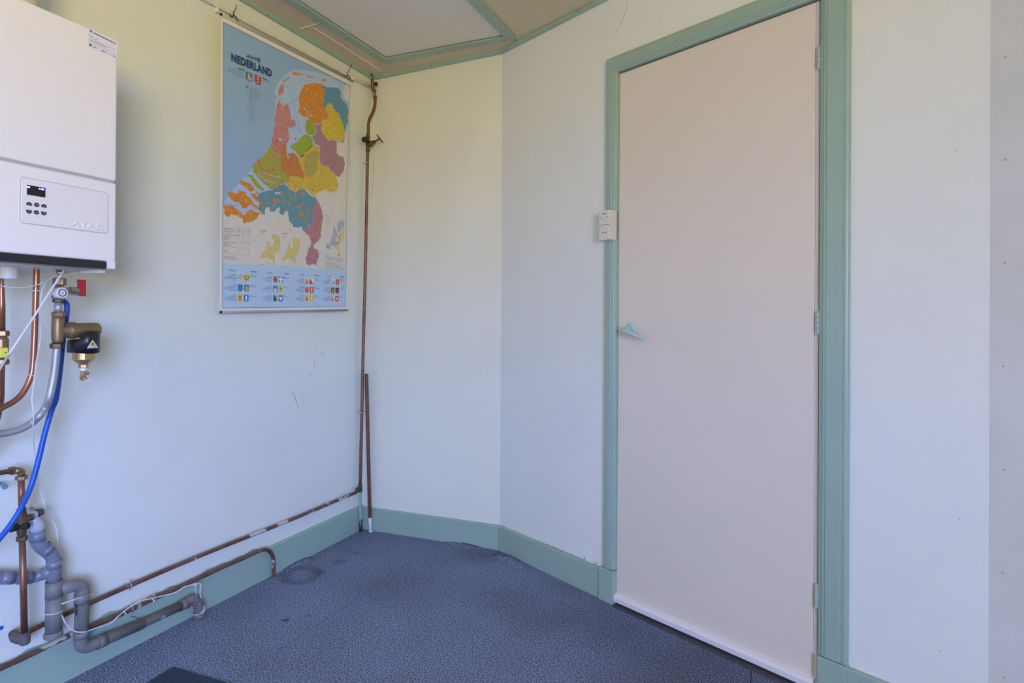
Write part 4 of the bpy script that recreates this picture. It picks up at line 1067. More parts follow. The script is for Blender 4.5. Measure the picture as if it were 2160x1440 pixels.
m = MB(); m.lathe(Vector((WX, c.y, p.z)), (.25, 1, .05), [(.009, 0), (.0095, .014), (.0085, .020), (.0085, .024)], 16); m.build('relief_outlet', MT['brass_old'], vb_)
sk0 = Vector((0.08,-1.5806,0.227)); sk1 = Vector((0.08,-1.5803,0.194))
m = MB(); m.lathe(sk1, (0, 0, 1), [(.010, 0), (.0128, .004), (.0128, (sk0 - sk1).length - .006), (.0138, (sk0 - sk1).length - .005), (.0138, (sk0 - sk1).length)], 16)
m.build('elbow_socket', MT['fitting'], wp)
eb = Vector((.050, sk1.y - .006, sk1.z + .014))
m = MB(); m.tube([sk1 + Vector((0, 0, .012)), sk1 + Vector((-.016, -.003, .011)), eb, eb + Vector((-.018, .004, .006))], [.0110, .0128, .0132, .0115], 16); m.build('foot_elbow', MT['fitting'], wp)

wallpipe = thing('wall_pipe', 'long tarnished copper pipe running along wall above the skirting pipe', 'pipe', (0.028,-0.959,0.2107))
m = MB(); wpp = [Vector(p) for p in [(0.028,-1.5501,0.1985),(0.028,-1.432,0.2049),(0.028,-1.2562,0.2096),(0.028,-0.959,0.2116),(0.028,-0.5835,0.2049),(0.028,-0.3159,0.2046),(0.028,-0.0996,0.2048)]]
m.tube(smooth_path(wpp, 4), .0072, 14); m.build('pipe', MT['copper_spat'], wallpipe)
def saddle(p, axis, r, parent, up=(0, 0, 1), name='pipe_clip'):
    m = MB(); a = Vector(axis).normalized()
    m.torus(p, a, r + .0012, .0016, 16, 6)
    p = Vector(p); s_ = a.cross(Vector((1, 0, 0))).normalized()
    for q in (1, -1):
        m.lathe(p + s_ * q * (r + .004) - Vector((.002, 0, 0)), (1, 0, 0), [(.0042, 0), (.0042, .003), (.0024, .005)], 10)
    m.tube([p - Vector((r + .001, 0, 0)), Vector((.0005, p.y, p.z))], .0028, 8)
    return m.build(name, MT['zinc'], parent)
saddle((0.028,-1.2552,0.2097), wpp[3] - wpp[2], .0072, wallpipe)
saddle((0.028,-0.3127,0.2048), wpp[5] - wpp[4], .0072, wallpipe)

sk = thing('skirting_pipe', 'lower copper pipe along skirting that bends down into the carpet', 'pipe', (0.03,-0.9998,0.1372))
sp_ = [Vector(p) for p in [(0.03,-1.6734,0.1367),(0.03,-1.6109,0.1335),(0.03,-1.5326,0.1341),(0.03,-1.4365,0.1375),(0.03,-1.292,0.1323),(0.03,-1.1589,0.1345),(0.03,-1.0056,0.1344),(0.03,-0.8759,0.1353),(0.03,-0.8021,0.1336),(0.03,-0.7384,0.1341)]]
sp_ = [Vector((.03, -2.6, sp_[0].z))] + sp_
sp_ += [Vector(p) for p in [(0.03,-0.6941,0.13),(0.03,-0.6661,0.1115),(0.03,-0.6491,0.0841),(0.03,-0.6448,0.0514),(0.03,-0.6443,0.0025)]]
sp_.append(Vector((sp_[-1].x, sp_[-1].y, -.004)))
m = MB(); m.tube([sp_[0]] + smooth_path(sp_[1:], 5), .0074, 16); m.build('pipe', MT['copper_spat'], sk)
saddle((0.03,-1.2505,0.1335), sp_[6] - sp_[5], .0074, sk)
saddle((0.03,-1.1725,0.1339), sp_[6] - sp_[5], .0074, sk)

# ------------------------------------------------------------------ grey plastic drain
drain = thing('drain_pipe', 'grey plastic drain with side branch and trap along left skirting', 'drain', (0.07,-1.5043,0.2973))
DX = .07
ctr = [Vector(p) for p in [(0.07,-1.5465,0.4815),(0.07,-1.5459,0.4529),(0.07,-1.5272,0.4276),(0.07,-1.5071,0.4055),(0.07,-1.5034,0.3843),(0.07,-1.5033,0.3207),(0.07,-1.5032,0.1778)]]
def sock(m, a, b, r, n=22): m.tube([a, b], r, n)
def joint(p, axis, r_):
    m = MB(); m.torus(p, axis, r_, .0009, 24, 5); return m.build('joint_ring', MT['joint'], drain)
m = MB(); m.tube(fillet([ctr[0], ctr[1] + Vector((0, 0, -.004)), ctr[3] + Vector((0, -.002, 0)), ctr[4] + Vector((0, 0, -.004)), ctr[5]], .022, 7), .0172, 22); m.build('swan_neck', MT['pvc'], drain)
m = MB(); m.tube([ctr[0] + Vector((0, 0, .002)), ctr[0] + Vector((0, 0, -.024))], .0192, 24); m.build('socket', MT['pvc'], drain)
a = ctr[1].lerp(ctr[3], .34); b = ctr[1].lerp(ctr[3], .52)
m = MB(); m.tube([ctr[1].lerp(ctr[3], .42), ctr[1].lerp(ctr[3], .70)], .0187, 24); m.build('socket', MT['pvc'], drain)
m = MB(); m.tube([Vector((0.07,-1.5036,0.3883)), Vector((0.07,-1.5035,0.3671))], .0187, 24); m.build('socket', MT['pvc'], drain)
m = MB(); m.tube([ctr[5] + Vector((0, 0, .010)), ctr[5] + Vector((0, 0, -.035))], .0205, 24); m.build('socket', MT['pvc_old'], drain)
m = MB(); m.tube([ctr[5] + Vector((0, 0, -.034)), Vector((0.07,-1.5033,0.1911))], .0198, 24); m.build('stack', MT['pvc_old'], drain)
e_ = Vector((0.07,-1.5042,0.1902))
m = MB(); m.lathe(e_ + Vector((0, 0, -.016)), (0, 0, 1), [(.021, 0), (.0228, .003), (.0228, .012), (.020, .016)], 18); m.build('end_cap', MT['pvc_old'], drain)
br = [Vector(p) for p in [(0.07,-1.5049,0.3597)] + [(0.058,-1.5186,0.3556)] + [(0.047,-1.5374,0.3512)] + [(0.044,-1.559,0.3558),(0.044,-1.5984,0.3712),(0.044,-1.6518,0.394)]]
m = MB(); m.tube(smooth_path(br + into_wall(br[-1], .12), 5), .0150, 20); m.build('side_branch', MT['pvc'], drain)
for a, b in ((br[0], br[1].lerp(br[2], .35)), (Vector((0.045,-1.5468,0.3525)), Vector((0.044,-1.5761,0.3625))), (Vector((0.044,-1.5907,0.3682)), Vector((0.044,-1.6202,0.3804)))):
    m = MB(); m.tube([a, b], .0168, 22); m.build('socket', MT['pvc'], drain)
tr = [Vector((0.07,-1.4934,0.3061)), Vector((0.067,-1.4563,0.3)), Vector((0.065,-1.4249,0.287)), Vector((0.064,-1.424,0.2519)), Vector((0.062,-1.4244,0.1384))]
m = MB(); m.tube(fillet([tr[0], tr[2] + Vector((0, .002, .001)), tr[4]], .026, 8), .0178, 22); m.build('trap_bend', MT['pvc_old'], drain)
m = MB(); m.tube([Vector((0.064,-1.4244,0.2631)), Vector((0.0635,-1.4248,0.2329))], .0196, 24); m.build('socket', MT['pvc_old'], drain)
run_end = Vector((0.042,-1.0661,0.0723)); run_mid = Vector((0.044,-1.2233,0.0768))
low = Vector((0.06,-1.4261,0.1002)); low.z -= .004
m = MB(); m.tube(fillet([Vector((0.063,-1.4248,0.1941)), low, run_mid], .034, 9), .0170, 22); m.build('bottom_bend', MT['pvc_old'], drain)
d_ = (run_mid - low).normalized()
m = MB(); m.tube([low + d_ * .050, low + d_ * .076], .0192, 24); m.build('socket', MT['pvc_dirty'], drain)
m = MB(); m.tube([Vector((0.0625,-1.4244,0.1524)), Vector((0.062,-1.4243,0.1329))], .0190, 24); m.build('socket', MT['pvc_old'], drain)
m = MB(); m.tube([low + d_ * .07, run_mid, run_end], .0148, 20); m.build('run', MT['pvc_dirty'], drain)
ed = [run_end, Vector((0.042,-1.0399,0.0768)), Vector((0.042,-1.0167,0.0569)), Vector((0.042,-1.0086,0.0315)), Vector((0.042,-1.0123,0.0096))]
ed[-1].z = min(ed[-1].z, .0); 
m = MB(); m.tube(smooth_path([ed[0], ed[1], ed[2], ed[3], Vector((.042, ed[3].y, -.003))], 6), .0175, 20); m.build('end_bend', MT['pvc_dirty'], drain)
m = MB(); m.tube([run_end - d_ * .02, run_end + d_ * .008], .0186, 22); m.build('socket', MT['pvc_dirty'], drain)
m = MB(); m.tube([Vector((.042, ed[3].y, .0)), Vector((.042, ed[3].y, .014))], .0196, 22); m.build('socket', MT['pvc_dirty'], drain)
bc = Vector((0.044,-1.2361,0.0774))
m = MB()
for o_ in (-.006, 0, .006): m.torus(bc + d_ * o_, d_, .0160, .0018, 20, 6)
m.tube([bc + Vector((0, 0, .014)), bc + Vector((-.02, 0, .022)), bc + Vector((-.026, -.01, .028))], .0014, 6)
m.build('clamp', MT['pvc_dirty'], drain)

for p_, ax_, r_ in ((ctr[0] + Vector((0, 0, -.0245)), (0, 0, 1), .0178), (ctr[1].lerp(ctr[3], .42), ctr[3] - ctr[1], .0180), (ctr[1].lerp(ctr[3], .70), ctr[3] - ctr[1], .0180),
        (Vector((0.07,-1.5036,0.3883)), (0, 0, 1), .0180), (Vector((0.07,-1.5035,0.3671)), (0, 0, 1), .0180), (ctr[5] + Vector((0, 0, .0105)), (0, 0, 1), .0200), (ctr[5] + Vector((0, 0, -.0352)), (0, 0, 1), .0200),
        (Vector((0.064,-1.4244,0.2631)), (0, 0, 1), .0188), (Vector((0.0635,-1.4248,0.2329)), (0, 0, 1), .0188), (Vector((0.0625,-1.4244,0.1524)), (0, 0, 1), .0182), (low + d_ * .050, d_, .0184), (low + d_ * .076, d_, .0184), (run_end - d_ * .02, d_, .0178)):
    joint(p_, ax_, r_)
m = MB()
for k in range(5):
    p_ = Vector((0.0785,-1.4478,0.2388)); p_.z -= .0062 * k
    m.box((p_.x - .002, p_.y - .0018, p_.z - .0022), (p_.x + .0004, p_.y + .0016 - .0006 * (k % 2), p_.z + .0022))
m.build('pipe_print', MT['black_rubber'], drain)['kind'] = 'stuff'

tun = thing('tundish', 'clear plastic tundish with dark end cap above the grey drain socket', 'funnel', (0.07,-1.5478,0.4962))
f0 = Vector((0.07,-1.5465,0.4802)); f1 = Vector((0.07,-1.5479,0.4988)); f2 = Vector((0.07,-1.5574,0.5287))
m = MB(); m.tube([f0, f1, f2.lerp(f1, .45), f2], [.0162, .0165, .0120, .0085], 20); m.build('funnel', MT['clear'], tun)
g0 = Vector((0.07,-1.5677,0.5292)); g1 = Vector((0.07,-1.5458,0.5324)); g2 = Vector((0.07,-1.5341,0.5296))
m = MB(); m.tube([g0, g0.lerp(g1, .5), g1], [.0082, .0100, .0098], 18); m.build('elbow_tube', MT['clear'], tun)
gd = (g1 - g0).normalized()
m = MB(); m.lathe(g1 - gd * .004, gd, [(.0112, 0), (.0112, .004), (.0100, .005), (.0100, .013), (.008, .016)], 18); m.build('end_cap', MT['dark_grey'], tun)
m = MB(); m.torus(g0.lerp(g1, .85), gd, .0105, .0012, 18, 6); m.build('seal_ring', MT['black_rubber'], tun)
m = MB(); m.lathe(Vector((.0, g2.y + .008, g2.z)), (1, 0, 0), [(.018, 0), (.017, .003), (.014, .004)], 18); m.build('wall_rose', MT['white_plastic'], tun)
m = MB(); m.tube([(.003, g2.y + .008, g2.z), (.055, g2.y + .004, g2.z), g1 + gd * .006], .0045, 10); m.build('bracket_arm', MT['clear'], tun)

tied = thing('tied_cable', 'white cable tied along the drain pipe and skirting pipe', 'cable', (0.06,-1.3124,0.143))
tp = [(0.085,-1.501,0.2525),(0.085,-1.4909,0.2308),(0.085,-1.4801,0.2033)] + [(0.08,-1.4558,0.1708),(0.08,-1.4263,0.1535)] + [(0.072,-1.3916,0.1459)] + [(0.06,-1.3408,0.1341),(0.06,-1.3124,0.1444)] + [(0.048,-1.2791,0.148),(0.048,-1.2359,0.1541),(0.048,-1.1909,0.1465),(0.048,-1.1433,0.1368)] + [(0.05,-1.1059,0.1313),(0.05,-1.075,0.1373),(0.05,-1.0336,0.1289),(0.05,-1.0092,0.12),(0.05,-1.012,0.0883),(0.05,-0.9988,0.0491)] + [(0.06,-1.0021,0.0305),(0.06,-1.0138,0.0222)]
m = MB(); m.tube(smooth_path(tp, 5), .0019, 8); m.build('cable_sheath', MT['cable'], tied)
m = MB(); m.tube(smooth_path([(0.05,-1.0336,0.1272),(0.05,-1.0275,0.0931),(0.05,-1.0175,0.0621)] + [(0.062,-1.0255,0.0561)], 4), .0010, 6); m.build('thin_strand', MT['cable'], tied)
for p, ax_, r in (((0.07,-1.5038,0.2455), (0, .05, 1), .0212), ((0.042,-1.0105,0.0206), (0, -.1, 1), .0200)):
    m = MB(); m.torus(p, ax_, r, .0013, 26, 6); m.build('cable_tie', MT['cable'], tied)
m = MB(); q0, q1, q2 = (0.092,-1.4947,0.267), (0.078,-1.434,0.2574), (0.03,-1.3615,0.2294)
m.tube(smooth_path([q0, q1, q2], 6), .0022, 8); m.build('cable_tie', MT['cable'], tied)
for p in [(0.05,-1.2876,0.1447),(0.05,-1.1907,0.1422),(0.05,-1.0336,0.1306)]:
    m = MB(); m.torus(p, (0, .9, .4), .0045, .0009, 14, 5); m.lathe(Vector(p) + Vector((.004, 0, -.004)), (1, 0, -.5), [(.0022, 0), (.0022, .004)], 6); m.build('cable_tie', MT['cable'], tied)

bolt = thing('wall_bolt', 'small blue-zinc bolt sticking out beside the copper upright', 'bolt', (0.04,-1.5963,0.6098))
b0, b1 = Vector((0.015,-1.5674,0.5969)), Vector((0.075,-1.6274,0.6255))
b0 = Vector((.0, b1.y + .018, b1.z - .002))
dv = (b1 - b0).normalized()
m = MB(); m.tube([b0, b1], .0030, 10); m.build('shank', MT['blue_zinc'], bolt)
nut(b1, dv, .0075, .007, MT['blue_zinc'], bolt, 'bolt_head')
nut(b0 + dv * .030, dv, .0070, .005, MT['blue_zinc'], bolt, 'bolt_nut')
pg = (0,-1.595,0.2273)
m = MB(); m.lathe(pg, (1, 0, 0), [(.0052, 0), (.0050, .003), (.003, .0032)], 12); tag(m.build('wall_plug', MT['hose']), 'tiny blue wall plug at left edge above the skirting pipe', 'plug')

# ------------------------------------------------------------------ corner riser and upper pipe
rise = thing('corner_riser', 'tarnished copper riser pipe in the room corner, kinked near the ceiling', 'pipe', (0.03,-0.0581,0.0021))
RP = [Vector(p) for p in [(0.03,-0.0582,0.0069),(0.03,-0.0644,0.0491),(0.03,-0.0702,0.1454),(0.03,-0.0711,0.2165),(0.03,-0.0657,0.4518),(0.03,-0.0607,0.6383),(0.03,-0.0552,0.9015),(0.03,-0.0447,1.2352),(0.03,-0.0359,1.6189),(0.03,-0.0315,1.8838),(0.03,-0.0296,1.9804)]]
RP[0].z = -.004; RP[0].y = RP[1].y + .002
for p in RP:
    p.x = .028; p.y = min(p.y, -.018 + .065 * p.z / 2.318 - .016)
m = MB(); m.tube(smooth_path(RP[3:], 4), .0075, 14); m.build('pipe', MT['copper_old'], rise)
m = MB(); m.tube(smooth_path(RP[:4], 4), .0078, 14); m.build('painted_foot', MT['green'], rise)
m = MB(); m.tube([RP[0], RP[0].lerp(RP[1], .9) + Vector((0, 0, .02))], .0086, 12); m.build('bare_foot', MT['brass_old'], rise)
top_p = [Vector(p) for p in [(0.03,-0.029,1.995),(0.03,-0.0281,2.0482),(0.03,-0.0182,2.08),(0.03,0.0053,2.1163),(0.03,0.021,2.1505),(0.03,0.0247,2.181),(0.03,0.0245,2.2005),(0.03,0.0159,2.2342),(0.03,0.0035,2.2615),(0.03,-0.0008,2.2842)]]
for p in top_p:
    p.y = min(p.y, -.018 + .065 * p.z / 2.318 - .012); p.x = .030
m = MB(); m.tube(smooth_path(top_p, 4), .0078, 14); m.build('kinked_pipe', MT['copper_old'], rise)
nut(top_p[6], (0, 0, 1), .0112, .012, MT['brass_old'], rise)
saddle(Vector((.028, RP[9].y, (0.03,-0.0369,1.8513)[2])), (0, 0, 1), .0075, rise)
saddle(Vector((.028, RP[5].y, (0.03,-0.0655,0.5939)[2])), (0, 0, 1), .0075, rise)
m = MB(); m.lathe((.028, RP[3].y, RP[3].z - .018), (0, 0, 1), [(.0085, 0), (.0108, .004), (.0108, .036), (.0085, .040)], 14)
m.tube([(.028, RP[3].y, RP[3].z), (.028, RP[3].y - .026, RP[3].z + .001)], .0098, 12); m.build('tee', MT['brass_old'], rise)
kp = Vector((0.045,0.0107,2.2838)); kp.y = min(kp.y, .02)
m = MB(); m.lathe(top_p[-2] + Vector((.0, 0, 0)), (1, .25, .1), [(.006, 0), (.006, .012), (.010, .013), (.0105, .022), (.006, .026)], 14); m.build('end_plug', MT['black_rubber'], rise)
m = MB(); m.tube(smooth_path([top_p[-1], top_p[-1] + Vector((.006, 0, .018)), Vector((.02, top_p[-1].y, 2.310)), Vector((.022, top_p[-1].y + .004, 2.317))], 4), .0022, 8); m.build('sensor_lead', MT['wire'], rise)
m = MB(); m.torus(top_p[-3], (.2, 0, 1), .0105, .0028, 14, 6); m.build('wire_wrap', MT['wire'], rise)

tap = thing('water_tap', 'dark brass T-handle tap on the corner riser pipe', 'tap', RP[-1])
tc_ = Vector((.028, RP[-1].y, (0.03,-0.0304,1.9537)[2]))
m = MB(); m.lathe(tc_ + Vector((0, 0, -.047)), (0, 0, 1), [(.0085, 0), (.0108, .003), (.0108, .016), (.0085, .019), (.0105, .034), (.0105, .062), (.0085, .072), (.0108, .075), (.0108, .088), (.0085, .091)], 12); m.build('tap_body', MT['brass_old'], tap)
sd = Vector((.085, .012, .040)).normalized()
s_base = tc_ + Vector((.0, 0, -.014))
m = MB(); m.lathe(s_base, sd, [(.0120, 0), (.0135, .012), (.0128, .026), (.0098, .031), (.0098, .041), (.0072, .044), (.0045, .046), (.0042, .072)], 10); m.build('bonnet', MT['brass_old'], tap)
he = s_base + sd * .073
hd = Vector((.10, .32, -.30)).normalized()
m = MB(); m.tube([he - hd * .024, he - hd * .012, he, he + hd * .012, he + hd * .024], [.0036, .0030, .0050, .0030, .0036], 10); m.build('tee_handle', MT['brass_old'], tap)
sp0 = tc_ + Vector((0, 0, .004)); sp1 = sp0 + Vector((.006, -.034, .002))
m = MB(); m.tube([sp0, sp1], .0092, 14); m.build('spout', MT['black_rubber'], tap)
m = MB(); m.lathe(sp1 + Vector((0, .004, 0)), (.2, -1, .05), [(.0115, 0), (.0135, .003), (.0135, .012), (.009, .015)], 12); m.build('spout_cap', MT['black_rubber'], tap)

wpip = thing('ceiling_pipe', 'white painted pipe below the ceiling trim, above the map', 'pipe', (0.016,-0.6984,2.2302))
pp = [Vector(p) for p in [(0.014,-0.9741,2.2246),(0.014,-0.9033,2.2271),(0.014,-0.8641,2.228),(0.014,-0.777,2.2272),(0.014,-0.6812,2.2302),(0.014,-0.5258,2.2359),(0.014,-0.3405,2.2421),(0.014,-0.1292,2.2494),(0.014,0.0175,2.2541)]]
a, b = pp[0], pp[-1]
pp = [Vector((.0, -4.15, a.z + (a.z - b.z) / (a.y - b.y) * (-1.8)))] + pp
for p in pp: p.x = .0135
m = MB(); m.tube(pp, .0080, 14); m.build('pipe', MT['white_pipe'], wpip)
m = MB(); q = Vector((0.0135,-0.929,2.2254)); q.x = .0135
m.torus(q, (0, 1, .06), .0098, .0020, 16, 6); m.box((.003, q.y - .004, q.z + .006), (.018, q.y + .004, q.z + .016)); m.box((.004, q.y - .005, q.z - .024), (.018, q.y + .003, q.z - .008)); m.build('pipe_clip', MT['white_plastic'], wpip)

# ------------------------------------------------------------------ leaning stick
st_ = thing('wooden_stick', 'brown wooden stick with white painted tip leaning in the corner', 'stick', (0.0651,-0.0356,0))
sb = Vector((0.0642,-0.0323,0)); sb = Vector((sb.x + .005, -.052, 0))
stp_ = Vector((0.05,-0.0563,0.7895)); stp_.y = max(stp_.y, -.058); stp_.y = -.035
tgt = Vector((0.0394,-0.042,0.7867)); stp_ = tgt
sbt = Vector((0.072,-0.045,0.004)); sb = Vector((sbt.x, sbt.y, 0.0))
mid = sb.lerp(stp_, .088)
m = MB(); m.tube([mid, stp_], .0088, 18); m.build('shaft', MT['wood'], st_, bevel=.001)
m = MB(); m.tube([sb.lerp(stp_, .006), sb.lerp(stp_, .03), mid], [.0062, .0070, .0090], 16); m.build('white_tip', MT['white_paint'], st_)
m = MB(); m.lathe(sb + Vector((.004, -.002, 0)), (.15, 0, 1), [(.009, 0), (.012, .003), (.006, .008)], 12); m.build('paint_blob', MT['white_paint'], st_)

# ------------------------------------------------------------------ switch and socket
box = thing('switch_socket_box', 'ivory light switch and wall socket box mounted left of the door', 'socket', W(.657, 1.424, .02))
wbox(MB(), .631, .683, 1.368, 1.480, .0, .049).build('back_box', MT['ivory_side'], box, bevel=.002)
sw = wbox(MB(), .6318, .6822, 1.4255, 1.4795, .048, .0545).build('switch_plate', MT['ivory'], box, bevel=.002)
wbox(MB(), .6455, .6675, 1.441, 1.463, .054, .0560).build('rocker', MT['ivory'], sw, bevel=.0015)
m = MB(); wbox(m, .6465, .6690, 1.4655, 1.4675, .054, .0549)
m.build('slot', MT['hole'], sw)
for s_ in (.640, .674):
    m = MB(); m.lathe(W(s_, 1.4525, .0543), DN, [(.0020, 0), (.0018, .0006)], 8); m.build('screw', MT['hole'], sw)
so = wbox(MB(), .6318, .6822, 1.3685, 1.4235, .048, .0545).build('socket_plate', MT['ivory'], box, bevel=.002)
m = MB(); c = W(.657, 1.396, .0540)
m.torus(c + DN * .0006, DN, .0200, .0009, 32, 6); m.build('socket_rim', MT['ivory_side'], so)
for s_, r in ((.6495, .0022), (.6575, .0016), (.6655, .0024)):
    m = MB(); m.lathe(W(s_, 1.396, .0543), DN, [(r, 0), (r, .0005)], 10); m.build('pin_hole', MT['hole'], so)

# ------------------------------------------------------------------ door mat
mt_ = MB()
A_ = Vector((0.2406,-1.2638,0)); B_ = Vector((0.442,-1.2565,0)); 
u_ = Vector((1, .03, 0)).normalized(); v_ = Vector((.03, -1, 0)).normalized()
P_ = [A_, A_ + u_ * .85, A_ + u_ * .85 + v_ * .55, A_ + v_ * .55]
mt_.prism([p + Vector((0, 0, .0004)) for p in P_], (0, 0, .006))
tag(mt_.build('door_mat', MT['mat'], bevel=.002), 'dark navy mat lying on the carpet, only one corner in view', 'mat')

# ------------------------------------------------------------------ wall map
def MPp(q, off=0.0): return Vector((.02 + .0272727 * (q[1] - 1.09) + off, q[0], q[1]))
MAPN = Vector((1, 0, -.0272727)).normalized()
mp = thing('wall_map', 'large printed wall map of the Netherlands hanging from grey rails', 'map', MPp((-0.6157,2.0527)))
SH = [(-0.9437,2.1712),(-0.1848,2.1974),(-0.1713,1.1057),(-0.9135,1.0876)]
m = MB()
right = [Vector((q[0], q[1])) for q in [(-0.1848,2.1974),(-0.1857,2.0729),(-0.1906,1.9119),(-0.192,1.7522),(-0.1864,1.5936),(-0.176,1.4119),(-0.171,1.2287),(-0.1713,1.1057)]]
left = [Vector(SH[0]).lerp(Vector(SH[3]), k / 7) for k in range(8)]
ra = m.add(*[MPp(p) for p in left]); rb = m.add(*[MPp(p) for p in right])
rc = m.add(*[MPp(p, -.0012) for p in left]); rd = m.add(*[MPp(p, -.0012) for p in right])
for k in range(7):
    m.face((ra[k], rb[k], rb[k + 1], ra[k + 1])); m.face((rc[k], rc[k + 1], rd[k + 1], rd[k]))
    m.face((ra[k], ra[k + 1], rc[k + 1], rc[k])); m.face((rb[k], rd[k], rd[k + 1], rb[k + 1]))
sheet = m.build('map_sheet', INK['paper'], mp)
LAY = [0.0]
def poly(name, pts_list, ink, lay, kind=None):
    m = MB()
    for pts in pts_list:
        i = m.add(*[MPp(p, .0001 + .00013 * lay) for p in pts]); m.face(i)
    me_o = m.build(name, INK[ink], sheet, recalc=False)
    bm = bmesh.new(); bm.from_mesh(me_o.data); bmesh.ops.triangulate(bm, faces=bm.faces, ngon_method='EAR_CLIP')
    for f in bm.faces:
        f.normal_update()
        if f.normal.x < 0: f.normal_flip()
    bm.to_mesh(me_o.data); bm.free()
    if kind: me_o['kind'] = kind
    return me_o
FR = [(-0.9344,2.1555),(-0.1998,2.1807),(-0.203,2.0674),(-0.2054,1.908),(-0.205,1.7493),(-0.2012,1.5911),(-0.1927,1.4101),(-0.1877,1.2278),(-0.1885,1.1215),(-0.9007,1.1029)]
poly('north_sea', [FR], 'sea', 1)
poly('coastal_water', [[(-0.7354,1.7023),(-0.6851,1.7736),(-0.6757,1.8444),(-0.6724,1.9138),(-0.6683,1.9654),(-0.6782,1.9848),(-0.6587,2.0327),(-0.6229,2.0734),(-0.5859,2.1081),(-0.5139,2.1399),(-0.4374,2.1564),(-0.3641,2.1684),(-0.326,2.1747),(-0.3024,2.1729),(-0.2212,2.1677),(-0.2024,2.1583),(-0.1854,1.798),(-0.234,1.7337),(-0.4538,1.5386),(-0.7439,1.469),(-0.9168,1.4805),(-0.8722,1.5465),(-0.8109,1.6169),(-0.7682,1.6636)]], 'sea_light', 2)
poly('country_abroad', [[(-0.2488,2.1422),(-0.2415,2.1606),(-0.2221,2.186),(-0.2036,2.1835),(-0.2013,2.1008),(-0.2389,2.1033),(-0.2519,2.1201)], [(-0.2073,2.0844),(-0.1991,2.0897),(-0.202,2.0085),(-0.1965,1.8196),(-0.1912,1.6352),(-0.1862,1.4204),(-0.1879,1.2961),(-0.2941,1.293),(-0.4431,1.2878),(-0.5784,1.283),(-0.7595,1.2758),(-0.9074,1.2683),(-0.9177,1.4787),(-0.9005,1.4762),(-0.8218,1.4699),(-0.7333,1.493),(-0.5916,1.6102),(-0.4579,1.6365),(-0.3535,1.7592),(-0.2968,1.8763),(-0.2334,1.8983),(-0.2155,1.9565)]], 'land', 3)
poly('lower_band', [[(-0.9075,1.2686),(-0.7595,1.2757),(-0.5784,1.2829),(-0.3704,1.2902),(-0.1879,1.2954),(-0.1873,1.1221),(-0.8997,1.1037)]], 'band', 4)
def jagged(pts, amp=.16):
    """breaks each stretch of border into small wiggles; a shared stretch always breaks the same way"""
    out = []
    for k in range(len(pts)):
        a, b = pts[k], pts[(k + 1) % len(pts)]
        out.append(a)
        lo, hi = (a, b) if a <= b else (b, a)
        Ln = math.hypot(b[0] - a[0], b[1] - a[1])
        n = min(5, int(Ln / .004))
        rg = random.Random(repr((round(lo[0], 3), round(lo[1], 3), round(hi[0], 3), round(hi[1], 3))))
        offs = [rg.uniform(-amp, amp) * Ln / max(n, 2) * 1.6 for _ in range(n)]
        if (a, b) != (lo, hi): offs = [-o for o in offs[::-1]]
        for j in range(1, n):
            t = j / n
            out.append((a[0] + (b[0] - a[0]) * t - (b[1] - a[1]) / Ln * offs[j], a[1] + (b[1] - a[1]) * t + (b[0] - a[0]) / Ln * offs[j]))
    return out
